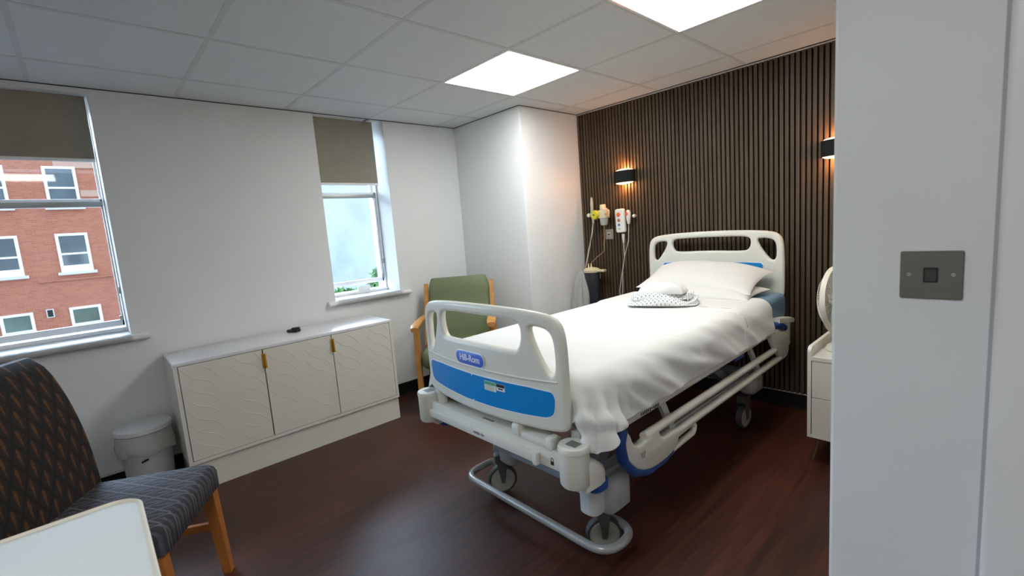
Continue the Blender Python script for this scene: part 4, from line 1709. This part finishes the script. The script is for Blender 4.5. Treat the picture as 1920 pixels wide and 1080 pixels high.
# ================================================================== GREEN ARMCHAIR
t = thing('armchair', 'sage green vinyl armchair with pale wooden arms in the room corner', 'armchair', (-2.868, 2.035, 0), radians(-133))
bm = BM()
lps = []
for k in range(13):
    s_ = k / 12
    z_ = 0.40 + 0.52 * s_
    yc = -0.165 - 0.115 * s_
    hw = 0.245 - (0.022 if k == 12 else 0.006 if k == 11 else 0)
    tk = 0.045 - 0.006 * cos(s_ * 9) - (0.022 if k == 12 else 0.006 if k == 11 else 0)
    lps.append([(x_, yc + y_, z_ + 0.012 * (1 - (x_ / 0.245) ** 2) * s_) for x_, y_ in rrect(2 * hw, 2 * tk, min(0.03, tk * .85), 5)])
loop_mesh(bm, lps)
obj('backrest', bm, M_green, t, local=True, angle=60)
bm = BM()
rslab(bm, 0.49, 0.48, 0.33, 0.46, 0.04, 0.025, 5, cy=0.06)
obj('seat', bm, M_green, t, local=True, angle=60)
for s in (-1, 1):
    xs = s * 0.272
    obj('leg', leg_bm(xs, 0.27, 0, xs, 0.235, 0.60, 0.017, 0.019), M_oak, t, local=True)
    obj('leg', leg_bm(xs, -0.22, 0, xs, -0.12, 0.42, 0.016, 0.019), M_oak, t, local=True)
    obj('back_post', leg_bm(xs - s * .004, -0.12, 0.42, xs - s * .006, -0.262, 0.885, 0.019, 0.015), M_oak, t, local=True)
    bm = BM()
    arm = [(xs, -0.19, 0.635), (xs, -0.05, 0.645), (xs, 0.1, 0.648), (xs, 0.25, 0.640), (xs, 0.29, 0.625)]
    lps = []
    for (x_, y_, z_), w_ in zip(arm, (0.022, 0.026, 0.03, 0.032, 0.026)):
        lps.append([(x_ + a * w_, y_, z_ + b_) for a, b_ in ((-1, -0.012), (-0.6, -0.02), (0.6, -0.02), (1, -0.012), (1, 0.008), (0.6, 0.014), (-0.6, 0.014), (-1, 0.008))])
    loop_mesh(bm, lps)
    obj('arm_rest', bm, M_oak, t, local=True, angle=60)
    bm = BM()
    box(bm, xs - 0.012, xs + 0.012, -0.16, 0.24, 0.33, 0.38, 0.004)
    obj('side_rail', bm, M_oak, t, local=True)

# ================================================================== WALL SERVICES ON THE SLATS
YF = YS - 0.035
# oxygen flow meter
t = thing('flow_meter', 'upright clear oxygen flow meter, leftmost fitting on the slats', 'flow meter', (-2.385, YF, 1.30))
bm = BM()
lathe(bm, [(0, 1.36), (0.011, 1.36), (0.013, 1.37), (0.013, 1.445), (0.010, 1.45), (0.010, 1.475), (0.007, 1.478), (0.007, 1.485), (0, 1.486)], (-2.385, YF - 0.01, 0), 16)
obj('gauge_tube', bm, M_clear, t)
bm = BM()
lathe(bm, [(0, 1.318), (0.015, 1.318), (0.018, 1.325), (0.018, 1.36), (0, 1.362)], (-2.383, YF - 0.01, 0), 16)
tube(bm, [(-2.383, YF - 0.01, 1.345), (-2.383, YS + 0.01, 1.345)], 0.012, 10)
obj('valve_body', bm, M_clear, t)
bm = BM()
lathe(bm, [(0, -0.02), (0.013, -0.02), (0.016, -0.01), (0.016, 0.014), (0.010, 0.02), (0, 0.02)], (-2.412, YF - 0.018, 1.338), 16, Matrix.Rotation(pi / 2, 4, 'X') @ Matrix.Rotation(0.4, 4, 'Y'))
obj('control_knob', bm, M_bed, t)
bm = BM()
lathe(bm, [(0, 1.27), (0.006, 1.27), (0.008, 1.30), (0.012, 1.318), (0, 1.318)], (-2.378, YF - 0.01, 0), 12)
obj('hose_nipple', bm, M_bed, t)
bm = BM()
tube(bm, fillet([(-2.378, YF - 0.01, 1.275), (-2.39, YF - 0.012, 1.22), (-2.42, YF - 0.02, 1.08), (-2.468, YF - 0.03, 0.90), (-2.474, YF - 0.035, 0.86)], 0.08, 6), 0.0038, 8)
tube(bm, fillet([(-2.376, YF - 0.014, 1.275), (-2.382, YF - 0.02, 1.20), (-2.43, YF - 0.025, 1.06), (-2.472, YF - 0.034, 0.88)], 0.08, 6), 0.0022, 6)
obj('oxygen_hose', bm, M_cable, t)

# suction regulator
t = thing('suction_regulator', 'cream suction regulator with round yellow dial on the slats', 'regulator', (-2.265, YF, 1.25))
bm = BM()
box(bm, -2.30, -2.225, YF - 0.05, YF + 0.012, 1.306, 1.372, 0.006)
tube(bm, [(-2.262, YF, 1.335), (-2.262, YS + 0.015, 1.335)], 0.018, 12)
obj('body', bm, M_creampl, t)
bm = BM()
lathe(bm, [(0, 1.372), (0.024, 1.372), (0.026, 1.378), (0.023, 1.412), (0.02, 1.416), (0, 1.416)], (-2.268, YF - 0.02, 0), 20)
obj('top_knob', bm, M_creampl, t)
bm = BM()
lathe(bm, [(0, 0.0), (0.036, 0.0), (0.038, 0.006), (0.038, 0.022), (0.034, 0.026), (0, 0.026)], (-2.318, YF - 0.045, 1.337), 28, Matrix.Rotation(pi / 2, 4, 'X') @ Matrix.Rotation(-0.25, 4, 'Y'))
dial = obj('dial', bm, M_yellow, t)
bm = BM()
lathe(bm, [(0, 0.026), (0.006, 0.026), (0.006, 0.031), (0, 0.031)], (-2.318, YF - 0.045, 1.337), 14, Matrix.Rotation(pi / 2, 4, 'X') @ Matrix.Rotation(-0.25, 4, 'Y'))
obj('dial_hub', bm, M_darkink, dial)
bm = BM()
box(bm, -2.235, -2.215, YF - 0.065, YF - 0.03, 1.335, 1.385, 0.006)
tube(bm, [(-2.215 + 0.022 * sin(a), YF - 0.04, 1.348 + 0.026 * cos(a)) for a in [pi * k / 10 for k in range(11)]], 0.0035, 8)
obj('lever', bm, M_creampl, t)
bm = BM()
lathe(bm, [(0, 1.248), (0.024, 1.248), (0.03, 1.256), (0.034, 1.306), (0, 1.306)], (-2.262, YF - 0.02, 0), 22)
obj('moisture_trap', bm, M_clear, t)
bm = BM()
tube(bm, fillet([(-2.262, YF - 0.02, 1.25), (-2.263, YF - 0.02, 1.14), (-2.268, YF - 0.03, 1.10), (-2.266, YF - 0.03, 1.04), (-2.33, YF - 0.04, 0.995), (-2.392, YF - 0.05, 0.945), (-2.395, YF - 0.05, 0.912)], 0.04, 6), 0.0042, 8)
obj('suction_tube', bm, M_tubebrown, t)

# nurse call handset on its hook
t = thing('call_handset', 'white nurse call handset with orange and blue buttons hung on the slats', 'handset', (-2.14, YF, 1.15))
bm = BM()
rslab(bm, 0.082, 0.185, 0, 0.03, 0.016, 0.006, 5, mx=Matrix.Translation((-2.108, YF + 0.0, 1.275)) @ Matrix.Rotation(radians(-2), 4, 'Y') @ Matrix.Rotation(pi / 2, 4, 'X'))
hs = obj('body', bm, M_handset, t)
for dz, r_, m_ in ((0.048, 0.0175, M_orange), (0.004, 0.013, M_rust), (-0.032, 0.0105, M_btnblue), (-0.062, 0.008, M_btngrey)):
    bm = BM()
    lathe(bm, [(r_, 0.028), (r_, 0.0315), (r_ * 0.8, 0.0325), (0, 0.0325)], (-2.116 - dz * 0.03, YF, 1.275 + dz), 20, Matrix.Rotation(pi / 2, 4, 'X'))
    obj('button', bm, m_, t, label='round coloured button')
bm = BM()
lathe(bm, [(0, 1.10), (0.006, 1.10), (0.010, 1.14), (0.011, 1.17), (0, 1.171)], (-2.092, YF - 0.012, 0), 12)
obj('strain_relief', bm, M_handset, t)
bm = BM()
tube(bm, fillet([(-2.092, YF - 0.012, 1.11), (-2.09, YF - 0.012, 0.98), (-2.112, YF - 0.014, 0.88), (-2.118, YF - 0.014, 0.72), (-2.14, YF - 0.01, 0.62)], 0.1, 6), 0.0032, 8)
obj('cable', bm, M_cable, t)
# pear push with single orange button
t = thing('call_pear', 'small white pear-push call button hanging right of the big handset', 'call button', (-2.075, YF, 1.25))
bm = BM()
lathe(bm, [(0, 1.245), (0.009, 1.246), (0.013, 1.262), (0.017, 1.29), (0.019, 1.32), (0.017, 1.343), (0.010, 1.352), (0, 1.354)], (-2.038, YF - 0.012, 0), 20)
obj('body', bm, M_handset, t)
bm = BM()
lathe(bm, [(0.011, 0.0), (0.011, 0.008), (0.008, 0.010), (0, 0.010)], (-2.041, YF - 0.026, 1.325), 16, Matrix.Rotation(pi / 2, 4, 'X') @ Matrix.Diagonal((0.8, 1.5, 1, 1)))
obj('button', bm, M_orange, t)
bm = BM()
tube(bm, fillet([(-2.038, YF - 0.012, 1.25), (-2.045, YF - 0.012, 1.12), (-2.075, YF - 0.030, 1.0), (-2.105, YF - 0.034, 0.86), (-2.135, YF - 0.034, 0.72), (-2.13, YF - 0.03, 0.62)], 0.1, 6), 0.0028, 8)
obj('cable', bm, M_cable, t)
t = thing('wall_hook', 'short white peg hook at the right of the pear push', 'hook', (-2.03, YS, 1.29))
bm = BM()
tube(bm, [(-2.005, YS + 0.0, 1.305), (-2.005, YS - 0.03, 1.305), (-1.995, YS - 0.04, 1.305)], 0.010, 10)
lathe(bm, [(0, -0.012), (0.012, -0.008), (0.014, 0), (0.012, 0.008), (0, 0.012)], (-1.992, YS - 0.04, 1.304), 14, Matrix.Rotation(pi / 2, 4, 'Y'))
obj('peg', bm, M_handset, t)

# small grey socket plate
t = thing('socket_plate', 'small grey metal socket plate under the suction regulator', 'socket', (-2.25, YS, 1.12))
bm = BM()
rslab(bm, 0.075, 0.082, 0, 0.010, 0.004, 0.002, 3, mx=Matrix.Translation((-2.25, YS, 1.172)) @ Matrix.Rotation(pi / 2, 4, 'X'))
obj('plate', bm, M_plate, t)
bm = BM()
box(bm, -2.271, -2.233, YS - 0.0125, YS - 0.008, 1.155, 1.189, 0.001)
obj('socket_insert', bm, M_clear, t)
bm = BM()
box(bm, -2.263, -2.241, YS - 0.0135, YS - 0.0120, 1.165, 1.177, 0.0003)
obj('socket_opening', bm, M_darkink, t)

# suction jar with cream lid
t = thing('suction_jar', 'smoky suction jar with cream lid on the wall beside the bed head', 'jar', (-2.375, YF - 0.05, 0.60))
jx, jy = -2.385, YF - 0.055
bm = BM()
lathe(bm, [(0, 0.60), (0.052, 0.60), (0.057, 0.61), (0.064, 0.855), (0.066, 0.868), (0, 0.868)], (jx, jy, 0), 28)
obj('canister', bm, M_jar, t)
bm = BM()
lathe(bm, [(0, 0.868), (0.069, 0.868), (0.071, 0.874), (0.070, 0.888), (0.05, 0.902), (0.02, 0.908), (0, 0.908)], (jx, jy, 0), 28)
box(bm, jx + 0.03, jx + 0.135, jy - 0.022, jy + 0.022, 0.872, 0.892, 0.006)
for dx_ in (-0.032, -0.004):
    lathe(bm, [(0, 0.90), (0.008, 0.90), (0.008, 0.918), (0.005, 0.922), (0.005, 0.938), (0, 0.94)], (jx + dx_, jy, 0), 12)
obj('lid', bm, M_creampl, t)
simple('bracket', lambda q: box(q, jx - 0.02, jx + 0.02, jy + 0.05, YS + 0.002, 0.80, 0.86, 0.003), M_bedgrey, t)

# clear plastic bag hanging from the jar's hose end
bm = BM()
rings = []
bx, by = -2.425, YF - 0.175
for q in range(12):
    s_ = q / 11
    z_ = 0.895 - 0.32 * s_
    w_ = 0.012 + 0.075 * (s_ ** 0.8) * (1.0 if s_ < 0.85 else 0.95)
    d_ = 0.010 + 0.035 * s_ ** 0.8
    rg = []
    for k in range(30):
        a = 2 * pi * k / 30
        f = 1 + 0.30 * noise.noise((cos(a) * 2.2, sin(a) * 2.2, s_ * 1.2 + 2)) + 0.14 * sin(a * 5 + s_ * 2)
        rg.append((bx + 0.015 - 0.02 * s_ + w_ * f * cos(a), by + d_ * f * sin(a), z_ + 0.012 * noise.noise((cos(a), sin(a), 7)) * s_))
    rings.append(rg)
loop_mesh(bm, rings, cap=False)
b_o = obj('plastic_bag', bm, M_film, angle=70)
tag(b_o, 'crumpled clear plastic bag hanging left of the suction jar', 'bag')

# ================================================================== BEDSIDE CABINET AND FAN
C0X, C1X, C0Y, C1Y = -0.662, -0.22, 2.53, 2.93
t = thing('bedside_cabinet', 'white two-drawer bedside cabinet with raised rim, half behind the pier', 'bedside cabinet', ((C0X + C1X) / 2, (C0Y + C1Y) / 2, 0))
zb, zt = 0.135, 0.548
bm = BM()
for xs in (C0X, C1X - 0.016):
    # side panels rise above the top with a rounded front corner
    pr = [(C0Y, zb), (C1Y, zb), (C1Y, 0.598)] + [(C0Y + 0.03 - 0.03 * sin(a), 0.568 + 0.03 * cos(a)) for a in [k * pi / 12 for k in range(7)]]
    loop_mesh(bm, [[(xx, y_, z_) for y_, z_ in pr] for xx in (xs, xs + 0.016)])
box(bm, C0X + 0.016, C1X - 0.016, C1Y - 0.014, C1Y, zb, 0.598)
box(bm, C0X + 0.016, C1X - 0.016, C0Y, C1Y - 0.014, zt - 0.018, zt)
box(bm, C0X + 0.016, C1X - 0.016, C0Y, C1Y - 0.014, zb, zb + 0.016)
obj('carcass', bm, M_cab, t)
zm = (zb + zt) / 2
for z0_, z1_ in ((zm + 0.0015, zt - 0.0195), (zb + 0.0175, zm - 0.0015)):
    simple('drawer', lambda q: box(q, C0X + 0.019, C1X - 0.019, C0Y + 0.002, C0Y + 0.30, z0_, z1_, 0.001, 1), M_cab, t)
for xs, dx_ in ((C0X + 0.045, -0.03), (C1X - 0.045, 0.03)):
    for ys, dy_ in ((C0Y + 0.06, -0.015), (C1Y - 0.05, 0.015)):
        bm = BM()
        tube(bm, [(xs + dx_, ys + dy_, 0.0), (xs, ys, zb)], lambda t_: 0.006 + 0.006 * t_, 12)
        obj('leg', bm, mat('bronze_leg', (0.16, 0.11, 0.055), 0.4, metal=0.5), t)

FX, FYY, FZ = -0.585, 2.74, 0.80
fd = radians(171)                       # the fan looks along this heading
t = thing('table_fan', 'cream table fan with wire guard standing on the bedside cabinet', 'fan', (FX + 0.06, FYY + 0.02, zt))
RT = Matrix.Translation((FX, FYY, FZ)) @ Matrix.Rotation(fd, 4, 'Z') @ Matrix.Rotation(radians(94), 4, 'Y')
GR = 0.168
bm = BM()
lathe(bm, [(GR - 0.002, -0.012), (GR + 0.003, -0.012), (GR + 0.004, 0.0), (GR + 0.003, 0.012), (GR - 0.002, 0.012), (GR - 0.002, -0.012)], (0, 0, 0), 56, RT)
obj('guard_ring', bm, M_fan, t)


def guard(depth, name):
    bm = BM()
    N = 72
    for k in range(N):
        a0 = 2 * pi * k / N
        pts = []
        for q in range(9):
            s_ = q / 8
            r_ = 0.034 + (GR - 0.034) * s_
            aa = a0 + 0.35 * (1 - s_)
            z_ = depth * (1 - s_ ** 3.2)
            pts.append((r_ * cos(aa), r_ * sin(aa), z_))
        vs = tube(bm, pts, 0.00105, 4, cap=False)
    for r_ in (0.075, 0.12):
        s_ = (r_ - 0.034) / (GR - 0.034)
        tube(bm, [(r_ * cos(2 * pi * k / 40), r_ * sin(2 * pi * k / 40), depth * (1 - s_ ** 3.2)) for k in range(40)], 0.0012, 4, closed=True)
    lathe(bm, [(0, depth * 1.05), (0.030, depth * 1.04), (0.036, depth), (0.034, depth * 0.92), (0, depth * 0.92)], (0, 0, 0), 24)
    bm.transform(RT)
    obj(name, bm, M_fan, t)


guard(0.058, 'front_guard')
guard(-0.062, 'rear_guard')
bm = BM()
for k in range(3):
    a0 = 2 * pi * k / 3
    G = np.zeros((5, 7, 3))
    for i in range(5):
        for j in range(7):
            r_ = 0.03 + 0.118 * i / 4
            aa = a0 + (j / 6 - 0.5) * (1.25 - 0.15 * i)
            G[i, j] = (r_ * cos(aa), r_ * sin(aa), (j / 6 - 0.5) * 0.035)
    grid_bm(bm, G)
lathe(bm, [(0, -0.02), (0.03, -0.02), (0.03, 0.02), (0.02, 0.03), (0, 0.03)], (0, 0, 0), 20)
bm.transform(RT)
bl = obj('blades', bm, M_fan, t)
md = bl.modifiers.new('thickness', 'SOLIDIFY')
md.thickness = 0.002
bm = BM()
lathe(bm, [(0, -0.15), (0.03, -0.15), (0.048, -0.13), (0.05, -0.07), (0.04, -0.06), (0, -0.06)], (0, 0, 0), 24)
bm.transform(RT)
obj('motor_housing', bm, M_fan, t)
mo = RT @ Vector((0, 0, -0.10))
bm = BM()
tube(bm, [(FX + 0.038, mo.y, zt + 0.03), (mo.x - 0.01, mo.y, FZ - 0.02)], 0.016, 14)
obj('stem', bm, M_fan, t)
bm = BM()
lathe(bm, [(0, 0.0), (0.082, 0.0), (0.086, 0.008), (0.08, 0.022), (0.05, 0.034), (0.02, 0.045), (0, 0.045)], (FX + 0.038, mo.y, zt + 0.0005), 36)
obj('base', bm, M_fan, t)

# ================================================================== LIGHT SWITCH (near pier)
sxc, szc = -0.0985, 1.139
t = thing('light_switch', 'pewter light switch plate with black rocker on the near wall', 'light switch', (sxc, PY, szc - 0.043))
MXW = Matrix.Translation((sxc, PY, szc)) @ Matrix.Rotation(pi / 2, 4, 'X')
bm = BM()
rslab(bm, 0.086, 0.087, 0.0, 0.005, 0.003, 0.0018, 3, mx=MXW)
obj('plate', bm, M_switch, t)
bm = BM()
rslab(bm, 0.0205, 0.0275, 0.004, 0.0056, 0.002, 0.0005, 3, mx=MXW)
obj('rocker_frame', bm, M_blackpl, t)
bm = BM()
lps = [[(x_, y_, 0.005 + 0.0016 * (1 if y_ < 0 else 0.2)) for x_, y_ in rrect(0.0165, 0.022, 0.001, 2)], [(x_, y_, 0.0062 + 0.002 * (-y_ / 0.011 * .5 + .5)) for x_, y_ in rrect(0.0155, 0.021, 0.001, 2)]]
vs = loop_mesh(bm, lps)
bm.transform(MXW)
obj('rocker', bm, M_rocker, t)
for s in (-1, 1):
    bm = BM()
    lathe(bm, [(0.0032, 0.0045), (0.0030, 0.0058), (0, 0.0060)], (0, 0, 0), 14, Matrix.Translation((s * 0.030, 0.001, 0)))
    bm.transform(MXW)
    sc_ = obj('screw', bm, M_screw, t)
    bm = BM()
    box(bm, -0.0022, 0.0022, -0.0004, 0.0004, 0.0058, 0.0063, mx=Matrix.Translation((s * 0.030, 0.001, 0)) @ Matrix.Rotation(0.5 * s, 4, 'Z'))
    bm.transform(MXW)
    obj('screw_slot', bm, M_darkink, sc_)

# ================================================================== OUTSIDE
bm = BM()
box(bm, -60, XW - 0.4, -40, 60, -8.2, -8.0)
struct('ground', bm, M_ground, 'grey yard far below the windows')
BXX = -30.0
t = thing('brick_building', 'red brick building with white sash windows seen through the large window', 'building', (BXX - 4, 0, -8))
bm = BM()
box(bm, BXX - 8, BXX, -16, 9, -8, 6.9)
obj('wall', bm, M_brick, t)
rows = ((3.85, 5.67), (0.84, 2.62), (-2.45, -0.83), (-5.6, -3.9))
colsY = ((-0.76, 0.36), (-3.0, -1.95), (-5.3, -4.2))
for ri, (z0_, z1_) in enumerate(rows):
    for ci, (y0_, y1_) in enumerate(colsY):
        bm = BM()
        fw = 0.11
        bh = 0.3 if ri == 1 else 0.12
        box(bm, BXX, BXX + 0.08, y0_, y0_ + fw, z0_ + bh, z1_ - fw)
        box(bm, BXX, BXX + 0.08, y1_ - fw, y1_, z0_ + bh, z1_ - fw)
        box(bm, BXX, BXX + 0.08, y0_, y1_, z1_ - fw, z1_)
        box(bm, BXX, BXX + 0.08, y0_, y1_, z0_, z0_ + bh)
        zmid = z0_ + (z1_ - z0_) * (0.47 if ri != 2 else 0.5)
        box(bm, BXX, BXX + 0.07, y0_ + fw, y1_ - fw, zmid - 0.04, zmid + 0.04)
        wf_ = obj('window', bm, M_pvc, t)
        simple('pane', lambda q: box(q, BXX - 0.02, BXX + 0.03, y0_ + 0.02, y1_ - 0.02, z0_ + 0.02, z1_ - 0.02), M_pane_out if ri < 2 else M_pane_out2, wf_)
        simple('sill', lambda q: box(q, BXX - 0.02, BXX + 0.16, y0_ - 0.12, y1_ + 0.12, z0_ - 0.13, z0_), M_stone, wf_)
bm = BM()
box(bm, BXX, BXX + 0.06, -1.53, -1.27, -1.17, -0.78)
vf = obj('vent', bm, M_stone, t)
simple('vent_opening', lambda q: box(q, BXX + 0.03, BXX + 0.07, -1.49, -1.31, -1.13, -0.82), M_black, vf)
bm = BM()
box(bm, BXX, BXX + 0.08, -1.6, 2.0, 0.45, 0.53)
obj('string_course', bm, M_brick, t)
bm = BM()
box(bm, BXX, BXX + 0.07, -0.35, 2.0, 5.62, 6.0)
box(bm, BXX, BXX + 0.07, 0.4, 2.0, 4.3, 4.6)
obj('reflection_band', bm, mat('reflection_pink', (0.50, 0.30, 0.22), 0.8), t)  # flat pink bands painted in for reflections over the facade

bm = BM()
box(bm, -15.0, -13.0, 4.2, 12.0, -8, 3.6)
o = obj('rendered_building', bm, M_render)
tag(o, 'pale rendered building filling the view of the narrow window', 'building')


def shrub(label, c, r, n, seed):
    rnd = random.Random(seed)
    t = thing('shrub', label, 'shrub', (c[0], c[1], c[2] - r[2]))
    bm = BM()
    for _ in range(n):
        while True:
            p = Vector((rnd.uniform(-1, 1), rnd.uniform(-1, 1), rnd.uniform(-1, 1)))
            if p.length < 1:
                break
        q = Vector((c[0] + p.x * r[0], c[1] + p.y * r[1], c[2] + p.z * r[2]))
        d = Vector((rnd.uniform(-1, 1), rnd.uniform(-1, 1), rnd.uniform(-.5, 1))).normalized()
        e = d.orthogonal().normalized()
        L, W = rnd.uniform(0.10, 0.2), rnd.uniform(0.04, 0.07)
        vs = [bm.verts.new(q - d * L), bm.verts.new(q + e * W), bm.verts.new(q + d * L), bm.verts.new(q - e * W)]
        bm.faces.new(vs)
    obj('foliage', bm, M_leaf, t)
    bm = BM()
    tube(bm, [(c[0], c[1], -8), (c[0], c[1], c[2])], lambda t_: 0.08 - 0.05 * t_, 8)
    obj('stem', bm, M_oak, t)


shrub('green shrub top at the right foot of the narrow window view', (-11.5, 5.72, 0.0), (0.3, 0.2, 0.5), 300, 1)
shrub('green shrub strip visible under the raised sash', (-11.5, 4.75, -0.25), (0.35, 0.5, 0.32), 600, 2)
